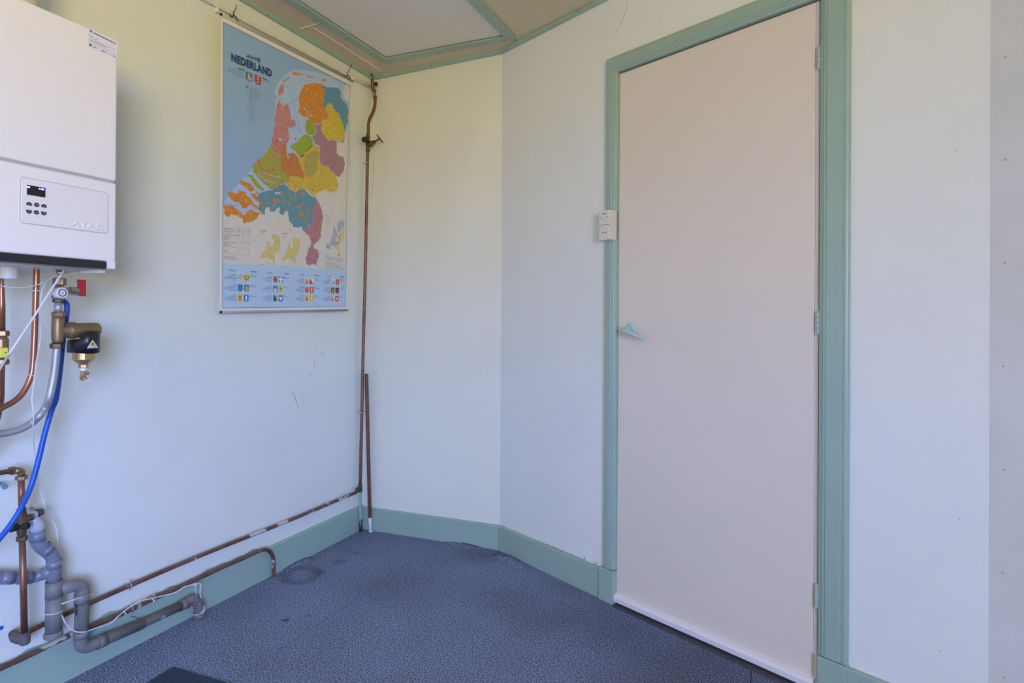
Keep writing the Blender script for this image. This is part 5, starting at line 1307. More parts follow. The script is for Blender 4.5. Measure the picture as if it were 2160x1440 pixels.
PROV = [
 ('orange', [(-0.4791,2.0907),(-0.4578,2.1015),(-0.4296,2.1083),(-0.4074,2.1162),(-0.3942,2.112),(-0.3889,2.1027),(-0.3769,2.0935),(-0.378,2.0798),(-0.3841,2.0688),(-0.3833,2.0512),(-0.3908,2.0354),(-0.3821,2.0249),(-0.3702,2.0175),(-0.3599,2.0096),(-0.349,1.9905),(-0.3517,1.9762),(-0.3713,1.9669),(-0.3937,1.9524),(-0.3981,1.94),(-0.4188,1.9328),(-0.4441,1.9286),(-0.4693,1.932),(-0.4758,1.9397),(-0.4882,1.9435),(-0.5047,1.9363),(-0.5214,1.9408),(-0.5365,1.9457),(-0.5398,1.9531),(-0.5314,1.9663),(-0.5337,1.9846),(-0.5389,2.004),(-0.5365,2.0175),(-0.5286,2.0414),(-0.5217,2.0544),(-0.5059,2.0748)]),
 ('teal', [(-0.3942,2.112),(-0.3813,2.1187),(-0.3679,2.1145),(-0.338,2.1238),(-0.2973,2.1369),(-0.2761,2.1351),(-0.2684,2.1216),(-0.2676,2.1034),(-0.2528,2.0921),(-0.2309,2.0876),(-0.2118,2.0726),(-0.2088,2.0476),(-0.2135,2.0297),(-0.2089,2.0099),(-0.2187,1.9835),(-0.2283,1.9549),(-0.2399,1.9703),(-0.2555,1.9959),(-0.278,2.0215),(-0.2993,2.0286),(-0.3132,2.0288),(-0.3243,2.0458),(-0.3349,2.0537),(-0.358,2.0416),(-0.3702,2.0175),(-0.3821,2.0249),(-0.3908,2.0354),(-0.3833,2.0512),(-0.3841,2.0688),(-0.378,2.0798),(-0.3769,2.0935),(-0.3889,2.1027)]),
 ('yellow', [(-0.3532,2.0466),(-0.345,2.0515),(-0.3315,2.0536),(-0.3225,2.0441),(-0.3132,2.0277),(-0.2958,2.0286),(-0.278,2.0215),(-0.2555,1.9959),(-0.2399,1.9703),(-0.23,1.952),(-0.2316,1.9328),(-0.2346,1.8946),(-0.2509,1.8973),(-0.2932,1.8929),(-0.3107,1.8961),(-0.344,1.8791),(-0.3613,1.8902),(-0.3883,1.9028),(-0.3952,1.912),(-0.3929,1.9326),(-0.3937,1.9524),(-0.3713,1.9669),(-0.3517,1.9762),(-0.349,1.9905),(-0.3599,2.0096),(-0.3637,2.0196),(-0.3577,2.035)]),
 ('mauve', [(-0.4489,1.9267),(-0.4348,1.924),(-0.4108,1.931),(-0.3907,1.9439),(-0.3958,1.9171),(-0.3889,1.9022),(-0.3632,1.8895),(-0.3456,1.8744),(-0.3119,1.8921),(-0.2897,1.8893),(-0.2841,1.8617),(-0.2874,1.8375),(-0.2647,1.8285),(-0.2419,1.8267),(-0.2377,1.8352),(-0.225,1.8086),(-0.2298,1.7629),(-0.2431,1.754),(-0.2579,1.7301),(-0.2825,1.7307),(-0.3008,1.7442),(-0.3226,1.7451),(-0.3404,1.7583),(-0.374,1.7534),(-0.3911,1.7636),(-0.4025,1.789),(-0.3976,1.8183),(-0.4028,1.8422),(-0.4271,1.8386),(-0.4438,1.8536),(-0.4524,1.8678),(-0.4289,1.8798),(-0.4233,1.8925),(-0.4303,1.9128)]),
 ('green', [(-0.4847,1.9317),(-0.4693,1.9341),(-0.4566,1.9271),(-0.4407,1.923),(-0.4338,1.9097),(-0.4265,1.8899),(-0.4356,1.8786),(-0.4542,1.8723),(-0.476,1.8717),(-0.4917,1.8802),(-0.4969,1.8958),(-0.4933,1.9183)]),
 ('green', [(-0.4915,1.8665),(-0.4682,1.8689),(-0.452,1.8596),(-0.4454,1.8448),(-0.4485,1.8247),(-0.4732,1.8018),(-0.4958,1.7852),(-0.5026,1.7645),(-0.5177,1.7608),(-0.5368,1.7669),(-0.5522,1.779),(-0.578,1.783),(-0.5715,1.8006),(-0.5426,1.8162),(-0.5212,1.8435),(-0.5065,1.8569)]),
 ('pink', [(-0.6531,1.9682),(-0.6433,1.9553),(-0.6253,1.9435),(-0.6121,1.9608),(-0.5993,1.9603),(-0.5852,1.9319),(-0.5808,1.9026),(-0.5581,1.9094),(-0.552,1.8898),(-0.5762,1.8709),(-0.5988,1.8691),(-0.5948,1.8491),(-0.5841,1.8239),(-0.5992,1.7987),(-0.6047,1.7785),(-0.6226,1.7483),(-0.6534,1.7406),(-0.6777,1.7391),(-0.6852,1.7781),(-0.6775,1.8121),(-0.6727,1.8453),(-0.6715,1.8913),(-0.6612,1.9403)]),
 ('pink', [(-0.637,2.0335),(-0.6244,2.0311),(-0.6266,2.0071),(-0.6383,1.9869),(-0.6554,1.9811),(-0.6585,1.9961),(-0.6488,2.0179)]),
 ('green2', [(-0.6852,1.7781),(-0.6752,1.7534),(-0.6775,1.7346),(-0.635,1.7452),(-0.6308,1.7184),(-0.6322,1.6764),(-0.5809,1.6643),(-0.5833,1.6449),(-0.5926,1.6359),(-0.6301,1.6212),(-0.6541,1.6025),(-0.678,1.5909),(-0.7022,1.5975),(-0.7321,1.6138),(-0.7555,1.6266),(-0.7758,1.6399),(-0.7737,1.6579),(-0.7823,1.6647),(-0.7575,1.6793),(-0.7298,1.7082),(-0.7075,1.7362)]),
 ('green', [(-0.8109,1.616),(-0.8002,1.6236),(-0.7781,1.6262),(-0.7607,1.6123),(-0.7371,1.5949),(-0.7134,1.5817),(-0.7248,1.575),(-0.7539,1.5827),(-0.7742,1.5963),(-0.7888,1.6151)]),
 ('rust', [(-0.6351,1.7475),(-0.6244,1.7943),(-0.6048,1.7808),(-0.5974,1.7546),(-0.559,1.7689),(-0.5318,1.7565),(-0.5169,1.7215),(-0.4918,1.6932),(-0.4942,1.6684),(-0.535,1.6694),(-0.5744,1.6657),(-0.5937,1.6615),(-0.6322,1.6764)]),
 ('yellow2', [(-0.4452,1.837),(-0.4233,1.8304),(-0.3981,1.8394),(-0.4003,1.8037),(-0.4024,1.768),(-0.3834,1.7574),(-0.3384,1.7627),(-0.326,1.7449),(-0.2905,1.7373),(-0.2647,1.6956),(-0.2715,1.668),(-0.3176,1.6435),(-0.3563,1.6514),(-0.3784,1.6421),(-0.4145,1.6251),(-0.421,1.6088),(-0.4427,1.6123),(-0.4717,1.6289),(-0.4925,1.6297),(-0.5263,1.6231),(-0.5456,1.6049),(-0.5689,1.6099),(-0.5955,1.6282),(-0.5807,1.6596),(-0.5485,1.6736),(-0.4942,1.6684),(-0.4918,1.6932),(-0.5169,1.7215),(-0.5317,1.7541),(-0.4988,1.7791),(-0.4857,1.797)]),
 ('teal2', [(-0.7473,1.5594),(-0.7131,1.5749),(-0.6778,1.5863),(-0.6422,1.614),(-0.605,1.6262),(-0.5656,1.6081),(-0.5389,1.6037),(-0.5262,1.6205),(-0.4925,1.6296),(-0.4568,1.6095),(-0.4135,1.6026),(-0.4084,1.5684),(-0.4329,1.5493),(-0.435,1.5141),(-0.4234,1.4959),(-0.4717,1.4643),(-0.4847,1.4429),(-0.5028,1.4648),(-0.5195,1.4567),(-0.5494,1.4535),(-0.5533,1.4673),(-0.5732,1.4739),(-0.5786,1.4968),(-0.5879,1.5189),(-0.5973,1.5127),(-0.6093,1.4944),(-0.6252,1.4988),(-0.6317,1.5048),(-0.6272,1.5171),(-0.6338,1.5253),(-0.6447,1.5188),(-0.6564,1.504),(-0.6805,1.5001),(-0.6868,1.5073),(-0.6842,1.5177),(-0.6989,1.5134),(-0.7086,1.5036),(-0.7084,1.482),(-0.7272,1.4836),(-0.7363,1.4946),(-0.7373,1.5212),(-0.7436,1.5379)]),
 ('limburg', [(-0.4135,1.6026),(-0.3906,1.5815),(-0.3745,1.5539),(-0.3658,1.5248),(-0.3716,1.4883),(-0.3775,1.452),(-0.3737,1.4322),(-0.3873,1.4204),(-0.4049,1.4032),(-0.4261,1.3908),(-0.4147,1.377),(-0.3926,1.3743),(-0.384,1.3448),(-0.3975,1.3184),(-0.4005,1.303),(-0.4226,1.3087),(-0.4401,1.2998),(-0.4614,1.303),(-0.4641,1.3176),(-0.4715,1.3267),(-0.4598,1.3475),(-0.4538,1.3728),(-0.4401,1.3842),(-0.4374,1.4044),(-0.4491,1.4278),(-0.4847,1.4429),(-0.4717,1.4643),(-0.4234,1.4959),(-0.435,1.5141),(-0.4329,1.5493),(-0.4084,1.5684)]),
 ('orange', [(-0.8447,1.5838),(-0.8317,1.5951),(-0.81,1.5931),(-0.7823,1.5901),(-0.7637,1.5718),(-0.7867,1.5585),(-0.8093,1.5737),(-0.8311,1.578)]),
 ('orange', [(-0.8948,1.5315),(-0.8774,1.5467),(-0.8563,1.5388),(-0.8436,1.5532),(-0.8087,1.5565),(-0.8026,1.5403),(-0.7859,1.5346),(-0.7684,1.5158),(-0.7338,1.5062),(-0.7305,1.4956),(-0.7563,1.4957),(-0.7851,1.5129),(-0.8009,1.4927),(-0.8225,1.4891),(-0.8366,1.5082),(-0.8577,1.5066),(-0.8762,1.5139)]),
 ('orange', [(-0.7865,1.552),(-0.7642,1.5562),(-0.7409,1.5428),(-0.7421,1.527),(-0.7692,1.5377)]),
 ('orange', [(-0.7657,1.5657),(-0.7476,1.5674),(-0.7461,1.5588),(-0.7587,1.5591)]),
 ('orange', [(-0.9108,1.4827),(-0.8755,1.4929),(-0.8436,1.4813),(-0.8162,1.4642),(-0.7949,1.4806),(-0.7788,1.4942),(-0.7672,1.4851),(-0.733,1.4862),(-0.7494,1.4614),(-0.7714,1.4448),(-0.7989,1.4386),(-0.815,1.4319),(-0.8211,1.4505),(-0.8534,1.4584),(-0.8794,1.4564),(-0.8816,1.4455),(-0.9022,1.4507)]),
 ('orange', [(-0.6344,2.046),(-0.61,2.0688),(-0.5912,2.0803),(-0.6096,2.0596),(-0.6269,2.0464)]),
 ('orange', [(-0.5822,2.0968),(-0.5663,2.1084),(-0.5131,2.1209),(-0.5263,2.1108),(-0.5774,2.091)]),
 ('orange', [(-0.4994,2.1212),(-0.4787,2.1263),(-0.447,2.1291),(-0.4644,2.1203),(-0.4909,2.116)]),
 ('orange', [(-0.4051,2.1348),(-0.3857,2.1469),(-0.3705,2.1438),(-0.3924,2.1304)]),
]
for k, (ink, pts) in enumerate(PROV):
    poly('province', [jagged(pts)], ink, 5 + (k % 3) * .5)
poly('heath_area', [[(-0.4782,1.7843),(-0.4228,1.818),(-0.4039,1.8028),(-0.4202,1.7588),(-0.4115,1.7258),(-0.446,1.6884),(-0.4883,1.694),(-0.4966,1.7262),(-0.491,1.7567)]], 'veluwe', 8)
# rivers, lakes and the dam
def lines_on(name, Ls, w_, ink, lay, kind='stuff'):
    m = MB()
    for Lq in Ls:
        P = [Vector((0, q[0], q[1])) for q in Lq]
        for a, b in zip(P, P[1:]):
            t = (b - a); s_ = Vector((0, -t.z, t.y)).normalized() * w_ / 2
            i = m.add(*[MPp((q.y, q.z), .0001 + .00013 * lay) for q in (a - s_, b - s_, b + s_, a + s_)]); m.face(i)
    o = m.build(name, INK[ink], sheet, recalc=False)
    if kind: o['kind'] = kind
    for p in o.data.polygons: pass
    return o
lines_on('sea_route', [[(-0.6313,2.0471),(-0.6085,2.032),(-0.585,2.0073),(-0.5746,1.9919),(-0.5561,1.941),(-0.5381,1.9083),(-0.5375,1.8941),(-0.5159,1.8618)], [(-0.3261,2.1772),(-0.2943,2.1681),(-0.2693,2.1456),(-0.2559,2.1187),(-0.2386,2.0981),(-0.2096,2.097)], [(-0.6017,1.8612),(-0.5636,1.8817),(-0.5265,1.8709)], [(-0.9211,1.4901),(-0.8755,1.4921),(-0.8441,1.4949)]], .0011, 'line', 6)
lines_on('dam_road', [[(-0.5981,1.9644),(-0.5422,2.0084)], [(-0.6807,1.9712),(-0.6377,1.9733)]], .0016, 'text', 9)
lines_on('lake', [[(-0.507,1.9756),(-0.4985,1.9686)], [(-0.4861,1.9701),(-0.482,1.9567)], [(-0.4681,1.9586),(-0.4537,1.9532)], [(-0.6496,1.8014),(-0.6279,1.805)], [(-0.5972,1.7499),(-0.5871,1.7383)], [(-0.6593,1.5785),(-0.6286,1.5844)]], .009, 'sea_light', 9)
lines_on('river', [[(-0.7335,1.6514),(-0.6801,1.645),(-0.6311,1.6487)], [(-0.7503,1.6387),(-0.7148,1.6196),(-0.6609,1.6194)], [(-0.8114,1.4801),(-0.7736,1.5039),(-0.7391,1.4941)]], .0035, 'sea_light', 9)
m = MB()
random.seed(3)
for q in [(-0.621,2.1056),(-0.6023,2.1155),(-0.5833,2.1246),(-0.5594,2.1337),(-0.5376,2.1391),(-0.5141,2.1447),(-0.4901,2.1474),(-0.4671,2.1502),(-0.6766,1.9298),(-0.7018,1.8211),(-0.7352,1.7269),(-0.7711,1.7399),(-0.79,1.7232),(-0.8152,1.6908),(-0.8372,1.6734),(-0.8473,1.656),(-0.5644,2.0617),(-0.5449,2.0734),(-0.5252,2.0852),(-0.5052,2.0953),(-0.4847,2.1017)]:
    r = .0022; i = m.add(*[MPp((q[0] + r * math.cos(2 * PI * j / 6), q[1] + r * math.sin(2 * PI * j / 6)), .0011) for j in range(6)]); m.face(i)
o = m.build('sea_mark', INK['text'], sheet, recalc=False); o['kind'] = 'stuff'
# towns
def dots(name, qs, r, ink, lay):
    m = MB()
    for q in qs:
        lp = []
        for j in range(9):
            a = 2 * PI * j / 9; rr = r * random.uniform(.6, 1.3); lp.append(MPp((q[0] + rr * math.cos(a), q[1] + rr * math.sin(a)), .0001 + .00013 * lay))
        m.face(m.add(*lp))
    o = m.build(name, INK[ink], sheet, recalc=False); o['kind'] = 'stuff'
dots('town', [(-0.6398,1.552),(-0.6642,1.5486),(-0.6967,1.5328),(-0.5826,1.5481),(-0.545,1.5882),(-0.4986,1.6089),(-0.6224,1.5854),(-0.7286,1.5227),(-0.4967,1.5655),(-0.515,1.5115),(-0.5045,1.5059),(-0.4948,1.5196),(-0.4662,1.4995),(-0.487,1.4964),(-0.4123,1.5752)], .0075, 'orange', 9)
dots('town', [(-0.5515,1.828),(-0.5148,1.8355),(-0.4693,1.9043),(-0.3286,2.0607),(-0.2709,2.0927),(-0.2498,1.8993),(-0.4201,1.7563),(-0.2915,1.7579),(-0.4366,1.6358)], .006, 'rust', 9)
dots('town', [(-0.74,1.6701),(-0.7278,1.655),(-0.7044,1.6557),(-0.6898,1.6635),(-0.6691,1.6727),(-0.7522,1.6894),(-0.661,1.78),(-0.6483,1.7695),(-0.6555,1.7952)], .009, 'rust', 9)

# lettering of the map
def mtext(s, p0, p1, h, ink, name, lay=10, **kw):
    a, b = MPp(p0), MPp(p1); d = (b - a); nn_ = MAPN
    z_ = nn_.cross(d).normalized()
    return text_on(s, a, d, z_, h, nn_, .0002 + .00013 * lay, 0, INK[ink], sheet, name, fit=d.length, **kw)
mtext('NEDERLAND', (-0.8944,2.0293), (-0.6932,2.0419), .0272, 'navy', 'map_title', offset=.055)
mtext('ANWB', (-0.8249,2.0707), (-0.7574,2.0764), .0122, 'navy', 'map_logo_lettering', offset=.018, shear=.25)
poly('map_logo', [[(-0.7736,2.0929),(-0.7691,2.0928),(-0.7669,2.0886),(-0.7585,2.0888),(-0.7592,2.0916),(-0.7525,2.0912),(-0.7583,2.0854),(-0.7545,2.0799),(-0.7593,2.0721),(-0.7577,2.0688),(-0.7643,2.069),(-0.7633,2.0741),(-0.7685,2.0749),(-0.7703,2.083)], [(-0.7631,2.0933),(-0.758,2.0934),(-0.7597,2.09)], [(-0.751,2.0934),(-0.7465,2.0942),(-0.7488,2.0891)]], 'cyan', 9)
random.seed(11)
def bars(name, rows, h, ink='text', lay=7):
    """print too small to read: rows of short words"""
    m = MB()
    for p0, p1 in rows:
        a, b = Vector((0, *p0)), Vector((0, *p1)); d = b - a; Ln = d.length
        if Ln < 1e-5: continue
        t = d / Ln; s_ = Vector((0, -t.z, t.y)) * h / 2; u = 0.0
        while u < Ln - .001:
            w_ = min(random.uniform(.004, .013), Ln - u)
            q0, q1 = a + t * u, a + t * (u + w_)
            m.face(m.add(*[MPp((q.y, q.z), .0001 + .00013 * lay) for q in (q0 - s_, q1 - s_, q1 + s_, q0 + s_)]))
            u += w_ + .0022
    o = m.build(name, INK[ink], sheet, recalc=False); o['kind'] = 'stuff'
    return o
R_ = lambda L_: list(zip(L_[0::2], L_[1::2]))
bars('small_print', R_([(-0.8821,2.0063),(-0.832,2.0117),(-0.9049,1.9972),(-0.8323,2.0047),(-0.9052,1.9916),(-0.8321,1.9987),(-0.9053,1.9861),(-0.8318,1.9931),(-0.8758,1.9837),(-0.8317,1.9881),(-0.7403,2.012),(-0.6953,2.0143)]), .0017)
bars('small_print', R_([(-0.8589,2.0142),(-0.8316,2.017),(-0.7422,2.0196),(-0.7112,2.0206)]), .0038, 'navy')
rows = []
def mlerp(a, b, t): return (a[0] + (b[0] - a[0]) * t, a[1] + (b[1] - a[1]) * t)
c0, c1 = (-0.8047,1.9612), (-0.8008,1.8389)
wd = [190, 195, 200, 190, 185, 185, 150, 80, 70, 30, 60, 110, 0, 0, 60, 140, 85, 70, 120, 95, 75, 65]
x0 = (-0.8047,1.9612); x1 = (-0.7453,1.9656)
for k, w_ in enumerate(wd):
    if not w_: continue
    p = mlerp(c0, c1, k / (len(wd) - 1)); q = (p[0] + (x1[0] - x0[0]) * w_ / 200, p[1] + (x1[1] - x0[1]) * w_ / 200)
    rows.append((p, q))
bars('legend_print', rows, .0017)
bars('legend_print', R_([(-0.8231,1.9644),(-0.8058,1.9659),(-0.8194,1.8881),(-0.8,1.8879),(-0.8139,1.8315),(-0.7504,1.8335)]), .0015)
poly('legend_symbol', [[(-0.8209,1.9595),(-0.8157,1.9606),(-0.816,1.9532),(-0.8206,1.9529)], [(-0.8146,1.961),(-0.8114,1.9612),(-0.8112,1.9544),(-0.8143,1.9538)], [(-0.8162,1.9337),(-0.8119,1.9336),(-0.814,1.9287)], [(-0.8172,1.8824),(-0.8065,1.8831),(-0.8065,1.8817),(-0.8172,1.8808)], [(-0.8188,1.9248),(-0.8092,1.9253),(-0.8092,1.9239),(-0.8187,1.9235)]], 's_red', 7)
rows = R_([(-0.9055,1.4009),(-0.8734,1.404),(-0.9053,1.3959),(-0.8566,1.3995),(-0.9052,1.3921),(-0.8491,1.3962),(-0.905,1.388),(-0.8641,1.3908),(-0.9047,1.3776),(-0.8321,1.3825),(-0.9045,1.3722),(-0.8765,1.374),(-0.9043,1.3676),(-0.8737,1.3693),(-0.9042,1.3626),(-0.8772,1.3642),(-0.904,1.3584),(-0.8811,1.3595),(-0.9037,1.3493),(-0.8469,1.3516),(-0.9035,1.3439),(-0.878,1.3451),(-0.9033,1.3384),(-0.8701,1.34),(-0.9027,1.3209),(-0.8849,1.3211),(-0.9026,1.3168),(-0.8899,1.3168),(-0.9024,1.3126),(-0.8821,1.313),(-0.9019,1.2967),(-0.8397,1.2983),(-0.9017,1.2917),(-0.8475,1.2933),(-0.9015,1.2867),(-0.8207,1.2906)])
rows += R_([(-0.8438,1.4128),(-0.8332,1.4134),(-0.8198,1.4139),(-0.809,1.4145),(-0.7953,1.4151),(-0.7826,1.416),(-0.8434,1.4013),(-0.8285,1.402),(-0.8194,1.4027),(-0.8031,1.4036),(-0.7949,1.4047),(-0.78,1.4054),(-0.8433,1.3966),(-0.83,1.397),(-0.8192,1.398),(-0.8057,1.3985),(-0.7947,1.3999),(-0.7809,1.4004),(-0.8431,1.3914),(-0.8298,1.3919),(-0.819,1.3924),(-0.8109,1.3926),(-0.7945,1.3934),(-0.7796,1.394),(-0.8426,1.3778),(-0.8373,1.378),(-0.8184,1.3765),(-0.812,1.3768),(-0.7939,1.3769),(-0.7884,1.3771),(-0.8423,1.3701),(-0.8354,1.3701),(-0.8181,1.367),(-0.81,1.3671),(-0.7935,1.366),(-0.7824,1.3664),(-0.8408,1.3274),(-0.8221,1.3276),(-0.7921,1.329),(-0.7783,1.3291),(-0.8404,1.3167),(-0.8271,1.3168),(-0.7917,1.3159),(-0.7789,1.3159)])
bars('table_print', rows, .0016)
lines_on('table_rule', [[(-0.9055,1.4025),(-0.7786,1.4121)], [(-0.9047,1.3792),(-0.7777,1.3876)], [(-0.9038,1.3509),(-0.7766,1.3579)], [(-0.9031,1.3318),(-0.7758,1.3386)], [(-0.9022,1.3051),(-0.7748,1.3114)]], .0008, 'orange', 7)
bars('small_print', R_([(-0.7304,1.4159),(-0.6982,1.4166),(-0.6127,1.42),(-0.5788,1.4211),(-0.3466,1.5359),(-0.3221,1.5356)]), .0028, 'line')
bars('small_print', R_([(-0.7214,1.4091),(-0.7138,1.4091),(-0.7213,1.4046),(-0.7125,1.4048),(-0.6042,1.4131),(-0.5965,1.4132),(-0.6039,1.4075),(-0.595,1.4077),(-0.6037,1.4019),(-0.5961,1.4019),(-0.734,1.2814),(-0.7019,1.2804),(-0.6073,1.2844),(-0.5849,1.2833),(-0.3431,1.5257),(-0.324,1.5266),(-0.3425,1.513),(-0.3196,1.5138),(-0.342,1.5012),(-0.3206,1.5018),(-0.3415,1.49),(-0.3247,1.4903)]), .0015)
rows = []
rows = R_([(-0.3416,1.354),(-0.324,1.3546),(-0.3413,1.3478),(-0.2204,1.3507),(-0.341,1.3412),(-0.2241,1.3434),(-0.3408,1.3351),(-0.2222,1.3372),(-0.3405,1.3284),(-0.3267,1.3286),(-0.3402,1.3223),(-0.2557,1.3232),(-0.3399,1.3161),(-0.2164,1.3179),(-0.3396,1.3095),(-0.2185,1.3108),(-0.3393,1.3028),(-0.2099,1.3039),(-0.3391,1.2977),(-0.2072,1.2988)])
bars('small_print', rows, .0016)
# inset maps
poly('inset_map', [[(-0.6688,1.4044),(-0.6418,1.413),(-0.6242,1.4075),(-0.6217,1.3896),(-0.6221,1.3531),(-0.632,1.3391),(-0.6456,1.3325),(-0.6478,1.3014),(-0.6505,1.2831),(-0.6557,1.2852),(-0.6581,1.303),(-0.6921,1.3127),(-0.7148,1.303),(-0.7249,1.3096),(-0.722,1.3199),(-0.6999,1.3423),(-0.6912,1.3762),(-0.6847,1.3783),(-0.6793,1.37),(-0.6805,1.3571),(-0.6636,1.3564),(-0.6541,1.3754),(-0.6511,1.3861),(-0.6683,1.3917)], [(-0.5488,1.4089),(-0.5114,1.4108),(-0.5036,1.4063),(-0.5059,1.3681),(-0.5199,1.3423),(-0.5309,1.3358),(-0.5281,1.3118),(-0.5345,1.2871),(-0.541,1.308),(-0.5708,1.3187),(-0.6026,1.3079),(-0.6117,1.3124),(-0.5997,1.3239),(-0.5828,1.3493),(-0.5718,1.3902),(-0.5663,1.3895),(-0.5637,1.3699),(-0.5506,1.3633),(-0.5441,1.3854),(-0.5521,1.4005)]], 'pale_yellow', 6)
poly('inset_land', [[(-0.2603,1.5209),(-0.2199,1.5328),(-0.2099,1.5163),(-0.2185,1.5031),(-0.2365,1.4947),(-0.2446,1.4729),(-0.2671,1.4729),(-0.259,1.4916),(-0.2687,1.5079)], [(-0.2902,1.4931),(-0.2815,1.4958),(-0.2762,1.4775),(-0.267,1.4699),(-0.2619,1.4559),(-0.2745,1.4396),(-0.2737,1.4221),(-0.2952,1.408),(-0.3127,1.4089),(-0.305,1.433),(-0.2931,1.4607)]], 'in_lilac', 6)
poly('inset_land', [[(-0.3362,1.4063),(-0.3257,1.4103),(-0.3166,1.3998),(-0.3032,1.3926),(-0.3202,1.385),(-0.3376,1.3889)], [(-0.3128,1.4118),(-0.2908,1.4085),(-0.2971,1.402),(-0.3124,1.4032)]], 'in_teal', 6)
poly('inset_land', [[(-0.2737,1.4221),(-0.2518,1.4335),(-0.2423,1.4228),(-0.2642,1.4085),(-0.2818,1.4037),(-0.2908,1.4085)], [(-0.2446,1.4729),(-0.2351,1.4652),(-0.239,1.4499),(-0.2463,1.4608)]], 'in_green', 6)
poly('inset_land', [[(-0.2365,1.4947),(-0.2185,1.5017),(-0.211,1.4893),(-0.2161,1.4497),(-0.2244,1.4308),(-0.2424,1.4258),(-0.2455,1.3929),(-0.2422,1.3725),(-0.2535,1.3714),(-0.2588,1.3885),(-0.286,1.4003),(-0.2641,1.4071),(-0.2423,1.4228),(-0.2565,1.4359),(-0.266,1.4495),(-0.253,1.46),(-0.2413,1.4496),(-0.2329,1.4655)]], 'in_sand', 7)
poly('inset_land', [[(-0.2534,1.3684),(-0.2399,1.3697),(-0.2416,1.3592),(-0.2529,1.3581)], [(-0.2571,1.4506),(-0.2483,1.4547),(-0.241,1.4437),(-0.252,1.4379)]], 'in_orange', 8)
lines_on('inset_outline', [[(-0.2902,1.4931),(-0.2866,1.5112),(-0.2651,1.5275),(-0.211,1.5401)]], .0012, 'yellow', 6)
# coats of arms
def shield(pa, pb, name='coat_of_arms', ink='s_blue', lay=7.0):
    """pa, pb: upper left and lower right corner"""
    (ya, za), (yb, zb) = pa, pb
    lp = [(0, 0), (1, 0), (1, .78), (.86, .94), (.5, 1.0), (.14, .94), (0, .78)]
    o = poly(name, [[(ya + (yb - ya) * u, za + (zb - za) * v) for u, v in lp]], ink, lay)
    return o, (lambda u, v: (ya + (yb - ya) * u, za + (zb - za) * v))
def charge(fn, kind, ink, lay):
    lion = [(.22, .86), (.34, .72), (.36, .52), (.22, .44), (.40, .38), (.34, .26), (.46, .12), (.60, .20), (.58, .34), (.74, .30), (.62, .44), (.62, .60), (.82, .68), (.84, .30), (.92, .34), (.90, .74), (.72, .78), (.74, .90), (.58, .88), (.50, .70), (.40, .90)]
    shapes = {'lion': [lion], 'band': [[(0, .36), (1, .36), (1, .64), (0, .64)]], 'pale': [[(.33, 0), (.67, 0), (.67, 1), (.33, 1)]], 'cross': [[(.38, .0), (.62, .0), (.62, 1), (.38, 1)], [(0, .38), (1, .38), (1, .62), (0, .62)]],
      'diag': [[(0, .0), (.12, 0), (1, .86), (1, 1), (.9, 1), (0, .14)]], 'stripes': [[(.55, 0), (.72, 0), (.0, .72), (0, .55)], [(.85, 0), (1, 0), (1, .05), (.05, .95), (0, .9)], [(1, .28), (1, .46), (.46, .96), (.3, .97)]], 'tri': [[(0, 0), (1, 1), (0, 1)]],
      'star': [[(.5 + .36 * (1 if j % 2 == 0 else .42) * math.sin(2 * PI * j / 10), .5 - .40 * (1 if j % 2 == 0 else .42) * math.cos(2 * PI * j / 10)) for j in range(10)]],
      'eagle': [[(.15, .15), (.38, .34), (.5, .14), (.62, .34), (.85, .15), (.86, .55), (.66, .62), (.5, .86), (.34, .62), (.14, .55)]], 'tower': [[(.36, .85), (.36, .35), (.30, .25), (.5, .12), (.70, .25), (.64, .35), (.64, .85)]], 'disc': [[(.5 + .2 * math.cos(2 * PI * j / 12), .45 + .18 * math.sin(2 * PI * j / 12)) for j in range(12)]],
      'bird': [[(.3, .85), (.45, .6), (.35, .4), (.55, .2), (.75, .3), (.6, .45), (.65, .65), (.5, .85)]], 'checks': [[(0, 0), (.36, 0), (.36, .33), (0, .33)], [(.66, 0), (1, 0), (1, .33), (.66, .33)], [(0, .62), (.36, .62), (.36, .95), (0, .85)], [(.66, .62), (1, .62), (1, .85), (.66, .95)]],
      'xxx': [[(.36, c_ - .09), (.43, c_ - .12), (.5, c_ - .04), (.57, c_ - .12), (.64, c_ - .09), (.56, c_), (.64, c_ + .09), (.57, c_ + .12), (.5, c_ + .04), (.43, c_ + .12), (.36, c_ + .09), (.44, c_)] for c_ in (.18, .47, .77)],
      'waves': [[(0, .70), (1, .70), (1, .76), (0, .76)], [(0, .84), (1, .84), (.9, .9), (.1, .9)]], 'fess2': [[(.1, .28), (.5, .18), (.9, .30), (.5, .38)], [(.1, .62), (.5, .52), (.9, .64), (.5, .72)]], 'half': [[(0, 0), (.5, 0), (.5, 1), (.14, .94), (0, .78)]], 'wheel': [[(.5 + .33 * math.cos(2 * PI * j / 14), .68 + .27 * math.sin(2 * PI * j / 14)) for j in range(14)]], 'low': [[(0, .6), (1, .6), (1, .78), (.86, .94), (.5, 1), (.14, .94), (0, .78)]]}
    return poly('arms_charge', [[fn(u, v) for u, v in s_] for s_ in shapes[kind]], ink, lay)
def arms(pa, pb, base, *ch):
    o, fn = shield(pa, pb, 'coat_of_arms', base)
    for k, (kind, ink) in enumerate(ch): charge(fn, kind, ink, 8.0 + k)
arms((-0.8247,2.0166), (-0.7921,1.9841), 's_blue', ('lion', 's_yellow'))
arms((-0.7813,2.0201), (-0.7479,1.9867), 's_red', ('pale', 's_black'), ('xxx', 's_white'))
